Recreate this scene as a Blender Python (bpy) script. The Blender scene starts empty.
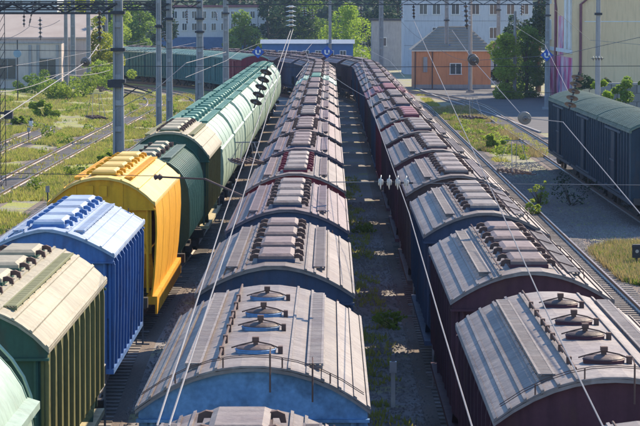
import bpy, math, random
from mathutils import Vector, Matrix
R = math.radians
random.seed(7)
SC = bpy.context.scene
COL = SC.collection

# ------------------------------------------------------------------ camera
H, F, PIT = 9.6, 2580.0, math.atan((213 - 12) / 2580.0)
cd = bpy.data.cameras.new('camera'); cam = bpy.data.objects.new('camera', cd); COL.objects.link(cam)
cam.location = (0, 0, H); cam.rotation_euler = (R(90) - PIT, 0, 0)
cd.sensor_width = 36; cd.lens = F / 640 * 36; cd.clip_start = 1; cd.clip_end = 6000
SC.camera = cam
# ------------------------------------------------------------------ sky, sun, exposure
SUN = Vector((.46, .69, .56)).normalized()
ELEV = math.asin(SUN.z); AZ = math.atan2(SUN.x, SUN.y)      # azimuth from +Y towards +X
w = bpy.data.worlds.new('World'); SC.world = w; w.use_nodes = True
nt = w.node_tree; bg = nt.nodes['Background']
sky = nt.nodes.new('ShaderNodeTexSky'); sky.sky_type = 'NISHITA'; sky.sun_disc = False
sky.sun_elevation = ELEV; sky.sun_rotation = AZ; sky.air_density = 1.0; sky.dust_density = .2; sky.ozone_density = 6
nt.links.new(sky.outputs[0], bg.inputs[0]); bg.inputs[1].default_value = .15
sd = bpy.data.lights.new('sun', 'SUN'); sun = bpy.data.objects.new('sun', sd); COL.objects.link(sun)
sd.energy = 5.0; sd.angle = R(.5); sd.color = (1, .83, .62)
sun.rotation_euler = SUN.to_track_quat('Z', 'Y').to_euler(); sun.location = (60, 100, 90)
SC.view_settings.view_transform = 'Standard'; SC.view_settings.look = 'None'
SC.view_settings.exposure = .78; SC.view_settings.gamma = 1; SC.view_settings.use_curve_mapping = False
SC.cycles.volume_bounces = 1; SC.cycles.max_bounces = 6

def P(px, py, d):                       # the point seen at photo pixel (px,py), d metres ahead
    u = (px - 320) / F; v = -(py - 213) / F
    fy = math.cos(PIT) + v * math.sin(PIT); fz = -math.sin(PIT) + v * math.cos(PIT)
    k = d / fy
    return Vector((u * k, d, H + fz * k))

# ------------------------------------------------------------------ materials
MATS = {}
def mat(name, col, rough=.7, col2=None, amt=.5, scale=1.3, streak=0, fine=.25, bump=.15, metal=0, rnd=.0, spots=None, spot_amt=.0, spot_scale=2.0, trans=None, flow=0, spot_lo=.55):
    if name in MATS: return MATS[name]
    m = bpy.data.materials.new(name); m.use_nodes = True; t = m.node_tree; N = t.nodes; Lk = t.links
    b = N['Principled BSDF']; b.inputs['Roughness'].default_value = rough; b.inputs['Metallic'].default_value = metal
    b.inputs['Specular IOR Level'].default_value = .5 if rough < .5 else .15
    g = N.new('ShaderNodeNewGeometry')
    pos = g.outputs['Position']
    def noise(sc, det=4, vec=None, mul=None):
        v = vec or pos
        if mul:
            mm = N.new('ShaderNodeVectorMath'); mm.operation = 'MULTIPLY'; Lk.new(v, mm.inputs[0]); mm.inputs[1].default_value = mul; v = mm.outputs[0]
        n = N.new('ShaderNodeTexNoise'); n.inputs['Scale'].default_value = sc; n.inputs['Detail'].default_value = det
        Lk.new(v, n.inputs['Vector']); return n.outputs['Fac']
    def ramp(f, a, bb):
        r = N.new('ShaderNodeMapRange'); r.inputs['From Min'].default_value = a; r.inputs['From Max'].default_value = bb; Lk.new(f, r.inputs['Value']); return r.outputs[0]
    def mix(f, a, bcol, blend='MIX'):
        x = N.new('ShaderNodeMix'); x.data_type = 'RGBA'; x.blend_type = blend
        for sock, val in ((x.inputs[0], f), (x.inputs[6], a), (x.inputs[7], bcol)):
            if hasattr(val, 'is_linked'): Lk.new(val, sock)
            elif isinstance(val, (int, float)): sock.default_value = val
            else: sock.default_value = (*val, 1)
        return x.outputs[2]
    def mul(a, k):
        x = N.new('ShaderNodeMath'); x.operation = 'MULTIPLY'; Lk.new(a, x.inputs[0]); x.inputs[1].default_value = k; return x.outputs[0]
    c2 = col2 or tuple(c * .6 for c in col)
    c = mix(mul(ramp(noise(scale), .38, .68), amt), col, c2)
    if streak: c = mix(mul(ramp(noise(1.0, 3, mul=(5, 5, .5)), .48, .7), streak), c, tuple(k * .45 for k in c2))
    if flow:
        c = mix(mul(ramp(noise(1.0, 4, mul=(.8, 6, .8)), .45, .68), flow), c, tuple(k * .5 for k in c2))
        c = mix(mul(ramp(noise(.35, 5), .5, .75), flow), c, tuple(min(1, k * 1.35) for k in col))
    if spots: c = mix(mul(ramp(noise(spot_scale, 5, mul=(1.6, 1.6, .55) if streak else None), spot_lo, spot_lo + .09), spot_amt), c, spots)
    fn = noise(14, 3)
    c = mix(fine, c, mix(fn, tuple(k * .4 for k in col), tuple(min(1, k * 1.6) for k in col)))
    if rnd:
        oi = N.new('ShaderNodeObjectInfo')
        r = N.new('ShaderNodeMapRange'); r.inputs['To Min'].default_value = 1 - rnd; r.inputs['To Max'].default_value = 1 + rnd * .6
        Lk.new(oi.outputs['Random'], r.inputs['Value'])
        x = N.new('ShaderNodeVectorMath'); x.operation = 'SCALE'; Lk.new(c, x.inputs[0]); Lk.new(r.outputs[0], x.inputs['Scale']); c = x.outputs[0]
    Lk.new(c, b.inputs['Base Color'])
    if bump:
        bp = N.new('ShaderNodeBump'); bp.inputs['Strength'].default_value = bump; bp.inputs['Distance'].default_value = .03
        Lk.new(fn, bp.inputs['Height']); Lk.new(bp.outputs[0], b.inputs['Normal'])
        if flow or streak:
            b2 = N.new('ShaderNodeBump'); b2.inputs['Strength'].default_value = .55; b2.inputs['Distance'].default_value = .07
            Lk.new(noise(1.7, 2), b2.inputs['Height']); Lk.new(b2.outputs[0], bp.inputs['Normal'])
    if trans:
        o = N['Material Output']; tl = N.new('ShaderNodeBsdfTranslucent'); Lk.new(c, tl.inputs[0])
        ms = N.new('ShaderNodeMixShader'); ms.inputs[0].default_value = trans
        Lk.new(b.outputs[0], ms.inputs[1]); Lk.new(tl.outputs[0], ms.inputs[2]); Lk.new(ms.outputs[0], o.inputs['Surface'])
    MATS[name] = m; return m

def paint(name, col, **k):
    a = dict(rough=.62, amt=.45, streak=.35, fine=.18, spots=(.10, .055, .035), spot_amt=.35); a.update(k)
    return mat(name, col, **a)
def leafm(name, col): return mat(name, col, rough=.6, col2=tuple(k * .55 for k in col), amt=.9, scale=.55, fine=.3, bump=0, trans=.5)

M_roof = mat('weathered grey roof sheet', (.25, .212, .195), .62, (.155, .12, .125), .9, .9, .3, .3, .25, rnd=.3, spots=(.14, .10, .095), spot_amt=.85, spot_scale=1.1, flow=.6)
M_roof2 = mat('weathered brown roof sheet', (.24, .18, .17), .62, (.145, .105, .105), .9, .9, .3, .3, .25, rnd=.3, spots=(.13, .085, .085), spot_amt=.85, spot_scale=1.1, flow=.6)
M_roofp = mat('pale dusty roof sheet', (.29, .255, .235), .62, (.185, .155, .16), .9, .8, .3, .3, .25, rnd=.2, spots=(.18, .14, .13), spot_amt=.8, spot_scale=1.3, flow=.6)
M_roof3 = mat('mauve brown roof sheet', (.22, .165, .175), .62, (.14, .10, .11), .9, .7, 0, .3, .25, rnd=.3, spots=(.30, .26, .24), spot_amt=.45, spot_scale=1.2, flow=.6)
M_lid = mat('rusty shaded hatch sheet', (.17, .125, .115), .6, (.10, .07, .065), .9, 2.5, 0, .3, .25, rnd=.35)  # rust brown, set darker to hold the shade on the dishes' near faces
M_roofd = mat('oxide red roof sheet', (.26, .10, .12), .6, (.17, .07, .08), .7, .9, .2, .2, .2, rnd=.2)
M_steel = mat('dark underframe steel', (.06, .055, .055), .7, (.09, .065, .05), .6, 2, 0, .3, .2)
M_rust = mat('rusty fittings', (.14, .085, .07), .7, (.08, .05, .045), .7, 3, 0, .3, .2)
M_wheel = mat('wheel steel', (.11, .09, .08), .45, metal=.5)
M_navy = paint('faded navy wagon paint', (.055, .075, .13))
M_blueg = paint('bright blue wagon paint', (.17, .32, .52), col2=(.04, .11, .24), amt=.8, scale=2.2, fine=.5, spots=(.02, .025, .035), spot_amt=.85, spot_scale=1.8, streak=0, spot_lo=.50)
M_maroon = paint('faded maroon wagon paint', (.10, .042, .055))
M_dred = paint('dark red wagon paint', (.20, .03, .05))
M_brown = paint('faded brown wagon paint', (.095, .06, .06))
M_dgreen = paint('dark green wagon paint', (.05, .115, .085))
M_olive = paint('olive green wagon paint', (.16, .16, .065))
M_cream = paint('cream paint trim', (.62, .55, .34))
M_beige = mat('beige roof sheet', (.40, .36, .26), .62, (.31, .28, .20), .8, 1, .3, .2, .2, rnd=.1, flow=.45)
M_lime = mat('lichen green walkway', (.27, .27, .14), .7, (.2, .19, .1))
M_blue = paint('cobalt blue wagon paint', (.10, .21, .46), col2=(.07, .15, .37), spot_amt=.3, streak=.5)
M_blueroof = mat('chalky light blue roof', (.36, .44, .56), .6, (.25, .34, .50), .9, 1.1, 0, .22, .1, rnd=.1, flow=.5, spots=(.2, .18, .17), spot_amt=.3)
M_yel = paint('yellow wagon paint', (.78, .38, .022), spot_amt=.25, streak=.35, amt=.3, col2=(.62, .28, .015))
M_yelroof = mat('pale yellow roof', (.74, .50, .15), .55, (.66, .42, .09), .7, 1, 0, .15, .1, flow=.25)  # roof sheet paler than the wagon's yellow walls
M_mint = mat('pale mint wagon paint', (.38, .50, .41), .55, (.30, .41, .33), .7, .8, .3, .18, .1, rnd=.08, spots=(.2, .2, .16), spot_amt=.25)
M_mintd = mat('green hatch paint', (.12, .27, .21), .6, (.08, .19, .15), .8, 1.5)
M_teal = paint('teal wagon paint', (.05, .16, .17), amt=.6)
M_green2 = paint('grey green boxcar paint', (.028, .05, .075), spot_amt=.2)
M_groof = mat('grey green boxcar roof', (.17, .22, .175), .6, (.10, .135, .10), .8, 1, .2, .2, .15)
M_bal = mat('ballast', (.20, .165, .14), .95, (.11, .09, .08), .8, .9, 0, .7, .9)
M_sleep = mat('concrete sleeper', (.28, .26, .24), .9, (.17, .15, .14), .8, 2, 0, .3, .3, rnd=.25)
M_rail = mat('rail steel', (.20, .145, .12), .45, (.13, .09, .07), .6, 2, 0, .2, .1, metal=.35)
M_conc = mat('mast concrete', (.33, .33, .34), .85, (.24, .24, .25), .7, 1, .4, .2, .2)
M_dsteel = mat('dark gantry steel', (.05, .05, .06), .6)
M_wire = mat('overhead wire', (.24, .23, .24), .6, bump=0)
M_wired = mat('dark span wire', (.05, .05, .06), .5, bump=0)
M_insw = mat('grey porcelain', (.50, .48, .46), .25, bump=0)
M_insb = mat('brown porcelain', (.10, .085, .085), .25, bump=0)
M_signb = mat('sign blue', (.03, .10, .42), .5, bump=0, fine=.05)
M_white = mat('white paint', (.78, .78, .76), .6, bump=.05, fine=.08)
M_glass = mat('dark window glass', (.04, .055, .07), .12, bump=0, fine=.05)

# ------------------------------------------------------------------ mesh building
class MB:
    def __init__(s): s.v = []; s.f = []
    def add(s, vs, fs):
        o = len(s.v); s.v += [tuple(v) for v in vs]; s.f += [tuple(i + o for i in f) for f in fs]; return s
    def box(s, x0, x1, y0, y1, z0, z1):
        return s.add([(x0, y0, z0), (x1, y0, z0), (x1, y1, z0), (x0, y1, z0), (x0, y0, z1), (x1, y0, z1), (x1, y1, z1), (x0, y1, z1)],
                     [(3, 2, 1, 0), (4, 5, 6, 7), (0, 1, 5, 4), (1, 2, 6, 5), (2, 3, 7, 6), (3, 0, 4, 7)])
    def extr(s, prof, y0, y1, caps=True, closed=True):    # profile (x,z) swept along y
        n = len(prof); vs = [(x, y0, z) for x, z in prof] + [(x, y1, z) for x, z in prof]
        fs = [(i, (i + 1) % n, n + (i + 1) % n, n + i) for i in range(n if closed else n - 1)]
        if caps and closed: fs += [tuple(range(n))[::-1], tuple(range(n, 2 * n))]
        return s.add(vs, fs)
    def extx(s, prof, x0, x1):                             # profile (y,z) swept along x
        n = len(prof); vs = [(x0, y, z) for y, z in prof] + [(x1, y, z) for y, z in prof]
        return s.add(vs, [(i, (i + 1) % n, n + (i + 1) % n, n + i) for i in range(n)] + [tuple(range(n))[::-1], tuple(range(n, 2 * n))])
    def tube(s, pts, r, n=6, r1=None):
        pts = [Vector(p) for p in pts]; rings = []
        for i, p in enumerate(pts):
            d = (pts[min(i + 1, len(pts) - 1)] - pts[max(i - 1, 0)]).normalized()
            a = d.cross(Vector((0, 0, 1)) if abs(d.z) < .9 else Vector((1, 0, 0))).normalized(); b = d.cross(a)
            rr = r if r1 is None else r + (r1 - r) * i / (len(pts) - 1)
            rings.append([p + (a * math.cos(2 * math.pi * k / n) + b * math.sin(2 * math.pi * k / n)) * rr for k in range(n)])
        vs = [v for g in rings for v in g]; fs = []
        for i in range(len(rings) - 1):
            for k in range(n): fs.append((i * n + k, i * n + (k + 1) % n, (i + 1) * n + (k + 1) % n, (i + 1) * n + k))
        fs += [tuple(range(n))[::-1], tuple(range(len(vs) - n, len(vs)))]
        return s.add(vs, fs)
    def lathe(s, prof, p0, axis, n=12):                    # profile (r,t) round an axis
        ax = Vector(axis).normalized(); p0 = Vector(p0)
        a = ax.cross(Vector((0, 0, 1)) if abs(ax.z) < .9 else Vector((1, 0, 0))).normalized(); b = ax.cross(a)
        vs = [p0 + ax * t + (a * math.cos(2 * math.pi * k / n) + b * math.sin(2 * math.pi * k / n)) * max(r, .001) for r, t in prof for k in range(n)]
        fs = [(i * n + k, i * n + (k + 1) % n, (i + 1) * n + (k + 1) % n, (i + 1) * n + k) for i in range(len(prof) - 1) for k in range(n)]
        fs += [tuple(range(n))[::-1], tuple(range(len(vs) - n, len(vs)))]
        return s.add(vs, fs)
    def mesh(s, name, smooth=False):
        m = bpy.data.meshes.new(name); m.from_pydata(s.v, [], s.f)
        import bmesh
        b = bmesh.new(); b.from_mesh(m); bmesh.ops.recalc_face_normals(b, faces=b.faces); b.to_mesh(m); b.free()
        m.materials.append(None)
        if smooth:
            for p in m.polygons: p.use_smooth = True
            try: m.set_sharp_from_angle(angle=R(35))
            except Exception: pass
        m.update(); return m

def link(name, mesh, mt, parent=None, loc=None):
    if isinstance(mesh, MB): mesh = mesh.mesh(name)
    o = bpy.data.objects.new(name, mesh); COL.objects.link(o)
    if mt is not None:
        o.material_slots[0].link = 'OBJECT'; o.material_slots[0].material = mt
    if parent: o.parent = parent
    if loc is not None: o.location = loc
    return o
def tag(o, label, cat, group=None):
    o['label'] = label; o['category'] = cat
    if group: o['group'] = group
    return o
def thing(name, label, cat, loc=(0, 0, 0), rz=0, group=None):
    o = bpy.data.objects.new(name, None); COL.objects.link(o); o.location = loc; o.rotation_euler = (0, 0, rz); o.empty_display_size = .3
    return tag(o, label, cat, group)
def kind(o, k): o['kind'] = k; return o

# ------------------------------------------------------------------ ground
CY0, CR = 258.0, 240.0                   # tracks run straight to here, then bend left on this radius
def tpos(X, s):                          # track at offset X, distance s ahead: point and heading
    if X == -6.05: X -= .55 * math.exp(-((s - 76) / 17) ** 2)   # the left track bows out a little beside the blue and yellow wagons
    if s <= CY0: return (X + .004 * (s - 45), s), -.004
    X += .004 * (CY0 - 45); th = (s - CY0) / CR; r = CR + X
    return (-CR + r * math.cos(th), CY0 + r * math.sin(th)), th

def ground_mat():
    m = bpy.data.materials.new('yard ground'); m.use_nodes = True; t = m.node_tree; N = t.nodes; Lk = t.links; b = N['Principled BSDF']
    b.inputs['Roughness'].default_value = .95
    g = N.new('ShaderNodeNewGeometry'); sp = N.new('ShaderNodeSeparateXYZ'); Lk.new(g.outputs['Position'], sp.inputs[0])
    def nz(sc, det=5):
        n = N.new('ShaderNodeTexNoise'); n.inputs['Scale'].default_value = sc; n.inputs['Detail'].default_value = det; Lk.new(g.outputs['Position'], n.inputs['Vector']); return n.outputs['Fac']
    def mr(v, a, c, lo=0, hi=1):
        r = N.new('ShaderNodeMapRange'); r.inputs[1].default_value = a; r.inputs[2].default_value = c; r.inputs[3].default_value = lo; r.inputs[4].default_value = hi; Lk.new(v, r.inputs[0]); return r.outputs[0]
    def ma(op, a, c):
        x = N.new('ShaderNodeMath'); x.operation = op; x.use_clamp = op != 'SUBTRACT'
        for i, v in enumerate((a, c)):
            if isinstance(v, (int, float)): x.inputs[i].default_value = v
            else: Lk.new(v, x.inputs[i])
        return x.outputs[0]
    def mix(f, a, c):
        x = N.new('ShaderNodeMix'); x.data_type = 'RGBA'
        for s, v in ((x.inputs[0], f), (x.inputs[6], a), (x.inputs[7], c)):
            if isinstance(v, (int, float)): s.default_value = v
            elif isinstance(v, tuple): s.default_value = (*v, 1)
            else: Lk.new(v, s)
        return x.outputs[2]
    n1, n2, n3 = nz(.28), nz(1.6), nz(9, 3)
    grav = mix(n3, (.10, .10, .108), (.40, .38, .365)); grav = mix(ma('MULTIPLY', mr(n1, .4, .6), .5), grav, (.20, .17, .14))
    grass = mix(n2, (.24, .29, .035), (.46, .45, .09)); grass = mix(mr(nz(.55, 6), .5, .6, 0, .85), grass, (.24, .19, .14)); grass = mix(mr(n3, .3, .7, 0, .4), grass, (.10, .13, .03))
    left = mr(sp.outputs[0], -9, -11.5); right = ma('MULTIPLY', mr(sp.outputs[0], 10.6, 11.6), .55)
    zone = ma('ADD', left, right)
    patch = mr(ma('ADD', ma('MULTIPLY', n1, .6), ma('MULTIPLY', n2, .4)), .38, .50)
    mid = ma('MULTIPLY', mr(nz(.5), .56, .64), .45)
    f = ma('MAXIMUM', ma('MULTIPLY', zone, patch), mid)
    Lk.new(mix(f, grav, grass), b.inputs['Base Color'])
    bp = N.new('ShaderNodeBump'); bp.inputs['Strength'].default_value = .9; bp.inputs['Distance'].default_value = .08; Lk.new(n3, bp.inputs['Height']); Lk.new(bp.outputs[0], b.inputs['Normal'])
    return m
gm = MB(); gm.add([(-2500, -60, -.004), (2500, -60, -.004), (2500, 3500, -.004), (-2500, 3500, -.004)], [(0, 1, 2, 3)])
kind(link('ground', gm, ground_mat()), 'structure')

RAILP = [(-.075, 0), (.075, 0), (.02, .04), (.02, .12), (.037, .13), (.037, .165), (-.037, .165), (-.037, .13), (-.02, .12), (-.02, .04)]
sl_m = MB().box(-1.35, 1.35, -.125, .125, 0, .05).mesh('sleeper')
def track(X, s0, s1, sl=None, bed=True, fn=None, sp=.6):
    fn = fn or (lambda s: tpos(X, s))
    t = thing('railway_track', 'x', 'x'); del t['label']; del t['category']; t['kind'] = 'structure'
    n = max(2, int((s1 - s0) / 5)); ss = [s0 + (s1 - s0) * i / n for i in range(n + 1)]
    def sweep(prof):
        vs = []; fs = []; k = len(prof)
        for s in ss:
            (x, y), th = fn(s)
            for px, pz in prof: vs.append((x + px * math.cos(th), y + px * math.sin(th), pz))
        for i in range(n):
            for j in range(k): fs.append((i * k + j, i * k + (j + 1) % k, (i + 1) * k + (j + 1) % k, (i + 1) * k + j))
        return MB().add(vs, fs)
    for g in (-.76, .76): link('rail', sweep([(a + g, c + .03) for a, c in RAILP]), M_rail, t)
    if bed: link('ballast_bed', sweep([(-2.0, -.05), (-1.6, .012), (1.6, .012), (2.0, -.05)]), M_bal, t)
    if sl:
        s = sl[0]
        while s < sl[1]:
            (x, y), th = fn(s); o = link('sleeper', sl_m, M_sleep, t, (x, y, -.012)); o.rotation_euler = (0, 0, th + random.gauss(0, .01)); s += sp
    return t
XL, XM, XR, XT, XG = -6.05, -.92, 4.1, 9.35, 15.1
track(XL, 15, 380, (45, 130)); track(XM, 15, 430, (40, 150)); track(XR, 15, 430, (40, 120))
track(XT, 40, 380, (68, 240)); track(XG, 60, 380, (150, 300))
track(-12.9, 60, 400, (100, 270)); track(-17.8, 80, 400, (120, 290))
def branch(s):                            # the siding that turns away to the left
    if s < 205: return (-22.4, s), 0.0
    th = (s - 205) / 48.0; th = min(th, 1.5)
    return (-22.4 - 48 + 48 * math.cos(th), 205 + 48 * math.sin(th)), th
track(0, 100, 262, (140, 255), fn=branch)

# road and platform on the right, kerb
M_asph = mat('grey asphalt road', (.13, .13, .135), .9, (.09, .09, .095), .8, .4, 0, .4, .4)
rd = MB().add([(17.6, 205, 0), (26, 205, 0), (26, 330, 0), (12.0, 330, 0), (13.8, 280, 0), (16.2, 240, 0)], [(0, 1, 2, 3, 4, 5)])
kind(link('road', rd, M_asph, None, (0, 0, .006)), 'structure')
kb = MB(); kp = [(17.4, 205), (16.0, 240), (13.6, 280), (11.8, 330)]
for i in range(3):
    (x0, y0), (x1, y1) = kp[i], kp[i + 1]
    kb.add([(x0, y0, 0), (x0 + .2, y0, 0), (x1 + .2, y1, 0), (x1, y1, 0), (x0, y0, .14), (x0 + .2, y0, .14), (x1 + .2, y1, .14), (x1, y1, .14)], [(4, 5, 6, 7), (0, 1, 5, 4), (1, 2, 6, 5), (2, 3, 7, 6), (3, 0, 4, 7)])
kind(link('kerb', kb, M_conc), 'structure')

# ------------------------------------------------------------------ wagons
def arch(hw, ze, zr, e, n=12):           # roof outline from left eave to right eave
    out = []
    for i in range(n + 1):
        x = -hw + 2 * hw * i / n; out.append((x, zr - (zr - ze) * abs(x / hw) ** e))
    return out
ZE, ZR = 4.0, 4.6
def disc(prof, p, ax, n): return MB().lathe(prof, p, ax, n)
wheel_m = MB().lathe([(.05, -.07), (.47, -.07), (.50, -.04), (.475, 0), (.475, .07), (.40, .08), (.36, .03), (.12, .03), (.10, .09), (.02, .09)], (0, 0, 0), (1, 0, 0), 18).mesh('wheel', True)
def bogie_mesh():
    b = MB()
    for s in (-1, 1):
        x0, x1 = (.95, 1.1) if s > 0 else (-1.1, -.95)
        b.extx([(-1.2, .62), (-1.0, .82), (-.45, .86), (-.3, .98), (.3, .98), (.45, .86), (1.0, .82), (1.2, .62), (1.0, .55), (.5, .42), (-.5, .42), (-1.0, .55)], x0, x1)
    b.box(-.95, .95, -.2, .2, .55, .85)
    return b.mesh('bogie')
bogie_m = bogie_mesh()
coup_m = MB().box(-.13, .13, -.45, .3, .98, 1.22).box(-.2, .2, -.62, -.45, .93, 1.27).mesh('coupler')

CACHE = {}
def key(k, f):
    if k not in CACHE: CACHE[k] = f()
    return CACHE[k]

def under(L, half):
    """parts below the body: (name, mesh, role, offset, children)"""
    out = [('underframe', key(('uf', L), lambda: MB().box(-.35, .35, -half, half, .98, 1.3).box(-1.4, 1.4, -half + .05, -half + .4, 1.0, 1.3).box(-1.4, 1.4, half - .4, half - .05, 1.0, 1.3).mesh('underframe')), 'under', None, [])]
    bo = half - 1.75
    for s in (-1, 1):
        ch = [('wheel', wheel_m, 'wheel', (x, y, .67), []) for x in (-.76, .76) for y in (-.92, .92)]
        out.append(('bogie', bogie_m, 'under', (0, s * bo, 0), ch))
    out.append(('coupler', coup_m, 'rust', (0, -half + .05, 0), []))
    return out

def running_board(L, w, x):
    b = MB()
    for q in (-1, 1): b.box(*sorted((x + q * w / 2, x + q * (w / 2 - .035))), -L / 2, L / 2, -.02, .022)
    y = -L / 2 + .05; k = 0
    while y < L / 2:
        b.box(x - w / 2 + .036, x + w / 2 - .036, y, y + .10, .004, .018)
        if k % 6 == 0: b.box(x - w / 2 + .01, x + w / 2 - .01, y + .03, y + .06, -.07, -.021)
        y += .15; k += 1
    return b

def grain(p, near):
    """arched-roof hopper: p has L (roof), hw, ze, zr, e, half (to coupler), hatch ('lid'|'dome'), side style, hx"""
    L, hw, ze, zr, e, half = p['L'], p['hw'], p['ze'], p['zr'], p['e'], p['half']
    K = p['id']; y0, y1 = -L / 2, L / 2
    zf = lambda x: zr - (zr - ze) * abs(x / hw) ** e
    parts = []
    edges = p['edges']; xs = [-x for x in reversed(edges)] + list(edges)
    # roof: thin skin, with the sheets laid on it
    def skin():
        a = arch(hw - .01, ze - .02, zr - .03, e); return MB().extr(a + [(x, z - .05) for x, z in reversed(a)], y0 + .01, y1 - .01).mesh('roof')
    ch = []
    def strip(xa, xb, lift, th, ya=y0, yb=y1):
        n = 3 if xb - xa > .5 else 2
        q = [(xa + (xb - xa) * i / n) for i in range(n + 1)]
        return MB().extr([(x, zf(x) + lift) for x in q] + [(x, zf(x) + lift - th) for x in reversed(q)], ya, yb)
    if near:
        for i in range(len(xs) - 1):
            ch.append(('roof_panel', key((K, 'p', i), lambda: strip(xs[i] + .006, xs[i + 1] - .006, .0, .03).mesh('roof_panel')), 'roof', (0, 0, random.uniform(-.004, .008)), []))
        for i in range(len(xs)):
            x = max(-hw + .03, min(hw - .03, xs[i]))
            ch.append(('roof_rib', key((K, 'r', i), lambda: strip(x - .02, x + .02, .032, .05, y0 - .015, y1 + .015).mesh('roof_rib')), 'rib', None, []))
    else:
        def farribs():
            b = MB()
            for x in xs:
                x = max(-hw + .03, min(hw - .03, x)); q = strip(x - .022, x + .022, .03, .04, y0 - .01, y1 + .01); b.add(q.v, q.f)
            return b.mesh('roof_rib')
        ch.append(('roof_seams', key((K, 'rr'), farribs), 'rib', None, []))
        for s in (-1, 1):
            for j in range(2):
                xa, xb = ((edges[1], edges[-2]) if j else (edges[0], edges[1])); xa, xb = (xa, xb) if s > 0 else (-xb, -xa)
                ch.append(('roof_panel', key((K, 'fp', s, j), lambda: strip(xa + .01, xb - .01, .0, .03).mesh('roof_panel')), 'roof', (0, 0, random.uniform(-.003, .012)), []))
    parts.append(('roof', key((K, 'roof'), skin), 'roof', None, ch))
    # end walls: arched gable above, wall and slope sheet below
    gy = L / 2 - p.get('over', .12)
    for s in (-1, 1):
        def gab():
            a = arch(hw - .05, ze - .04, zr - .07, e)
            yy = (gy - .05, gy) if s > 0 else (-gy, -gy + .05)
            return MB().extr([(-hw + .05, ze - .16)] + a + [(hw - .05, ze - .16)], *yy).mesh('end_gable')
        gch = []
        if near:
            def ledge(): return MB().box(-hw + .02, hw - .02, s * gy - .06, s * gy + .06, ze - .2, ze - .155).mesh('ledge')
            gch.append(('ledge', key((K, 'ledge', s), ledge), 'gable', None, []))
            if p['side'] == 'bulge':
                for xx in (-.35, .05): gch.append(('cover_plate', key((K, 'cp', s, xx), lambda: MB().box(xx - .12, xx + .12, *sorted((s * (gy - .02), s * (gy + .05))), ze + .2, ze + .52).mesh('cover_plate')), 'gable', None, []))
                for xx in (-.75, .62): gch.append(('seam_strip', key((K, 'ss', s, xx), lambda: MB().box(xx - .02, xx + .02, *sorted((s * (gy - .02), s * (gy + .03))), ze - .15, zf(xx) - .09).mesh('seam_strip')), 'gable', None, []))
        parts.append(('end_gable', key((K, 'gab', s), gab), 'gable', None, gch))
        def endw():
            yy = s * (gy - .12); iy = s * (gy - 1.9)
            return MB().extx([(yy, ze - .16), (yy, 2.5), (iy, 1.3), (iy + s * -.06, 1.3), (yy - s * .06, 2.53), (yy - s * .06, ze - .16)], -hw + .14, hw - .14).mesh('end_wall')
        ech = []
        if near:
            def brace():
                b = MB()
                for q in (-1, 1):
                    b.tube([(q * (hw - .25), s * (gy - .08), 1.35), (q * (hw - .25), s * (gy - .08), ze - .2)], .045)
                    b.tube([(q * .35, s * (gy - .07), ze - .22), (q * (hw - .28), s * (gy - .07), 2.6)], .035)
                return b.mesh('corner_post')
            ech.append(('corner_post', key((K, 'brace', s), brace), 'gable', None, []))
            def lad():
                b = MB()
                for q in (-.2, .2): b.tube([(hw - .65 + q, s * (gy + .1), 1.3), (hw - .65 + q, s * (gy + .1), ze + .35)], .015, 5)
                z = 1.5
                while z < ze + .2: b.tube([(hw - .85, s * (gy + .1), z), (hw - .45, s * (gy + .1), z)], .012, 5); z += .3
                return b.mesh('ladder')
            if s > 0: ech.append(('ladder', key((K, 'lad'), lad), 'rust', None, []))
        parts.append(('end_wall', key((K, 'endw', s), endw), 'gable', None, ech))
    if near:
        def prail(s):
            b = MB(); yy = half - .2
            b.tube([(s * 1.42, yy, .5), (s * 1.42, yy, 2.05), (s * 1.42, gy + .05, 2.05)], .028, 6)
            b.tube([(s * 1.42, yy, 1.62), (s * 1.42, gy + .05, 1.62)], .02, 5)
            for z in (.5, .85): b.tube([(s * 1.22, yy, z), (s * 1.6, yy, z)], .022, 5)
            b.tube([(s * 1.24, yy, .5), (s * 1.24, yy, 1.25)], .02, 5)
            return b.mesh('platform_rail')
        for s in (-1, 1): parts.append(('platform_rail', key((K, 'prail', s), lambda: prail(s)), 'prail', None, []))
    # side walls with posts
    st = p['side']; sx = hw - .12
    if st == 'bulge': sp = [(1.48, 1.25), (1.55, 1.8), (1.60, 2.5), (1.63, 3.1), (1.62, 3.6), (hw - .02, ze - .02)]
    else: sp = [(sx - .35 if st == 'post' else sx, 1.32), (sx, 1.75), (sx, 3.6), (sx, ze - .03)]
    for s in (-1, 1):
        def sw():
            q = [(s * x, z) for x, z in sp] + [(s * (x - .05), z) for x, z in reversed(sp)]
            return MB().extr(q, -gy + .1, gy - .1).mesh('side_wall', st == 'bulge')
        sch = []
        if st in ('post', 'fin'):
            n = 10; dp = .08 if st == 'post' else .10
            for i in range(n + 1):
                y = (-gy + .2) + (2 * gy - .4) * i / n
                def rib():
                    if st == 'fin': q = [(sx - .02, 1.32), (sx + dp * .6, 1.32), (sx + dp, 3.0), (sx + dp, ze - .25), (sx - .02, ze - .05)]
                    else: q = [(sx - .37, 1.34), (sx - .30, 1.34), (sx + dp * .8, 1.8), (sx + dp, ze - .3), (sx + .05, ze - .05), (sx - .02, ze - .05)]
                    return MB().extr([(s * x, z) for x, z in q], -.035, .035).mesh('side_rib')
                if near: sch.append(('side_rib', key((K, 'rib', s), rib), 'siderib', (0, y, 0), []))
            if not near:
                def ribs():
                    b = MB()
                    for i in range(n + 1):
                        y = (-gy + .2) + (2 * gy - .4) * i / n; b.box(*sorted((s * (sx - .02), s * (sx + dp))), y - .035, y + .035, 1.5, ze - .06)
                    return b.mesh('side_ribs')
                sch.append(('side_ribbing', key((K, 'ribs', s), ribs), 'siderib', None, []))
            def sill(): return MB().box(*sorted((s * (sx - .3), s * (sx + .06))), -gy + .1, gy - .1, 1.2, 1.32).mesh('side_sill')
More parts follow.
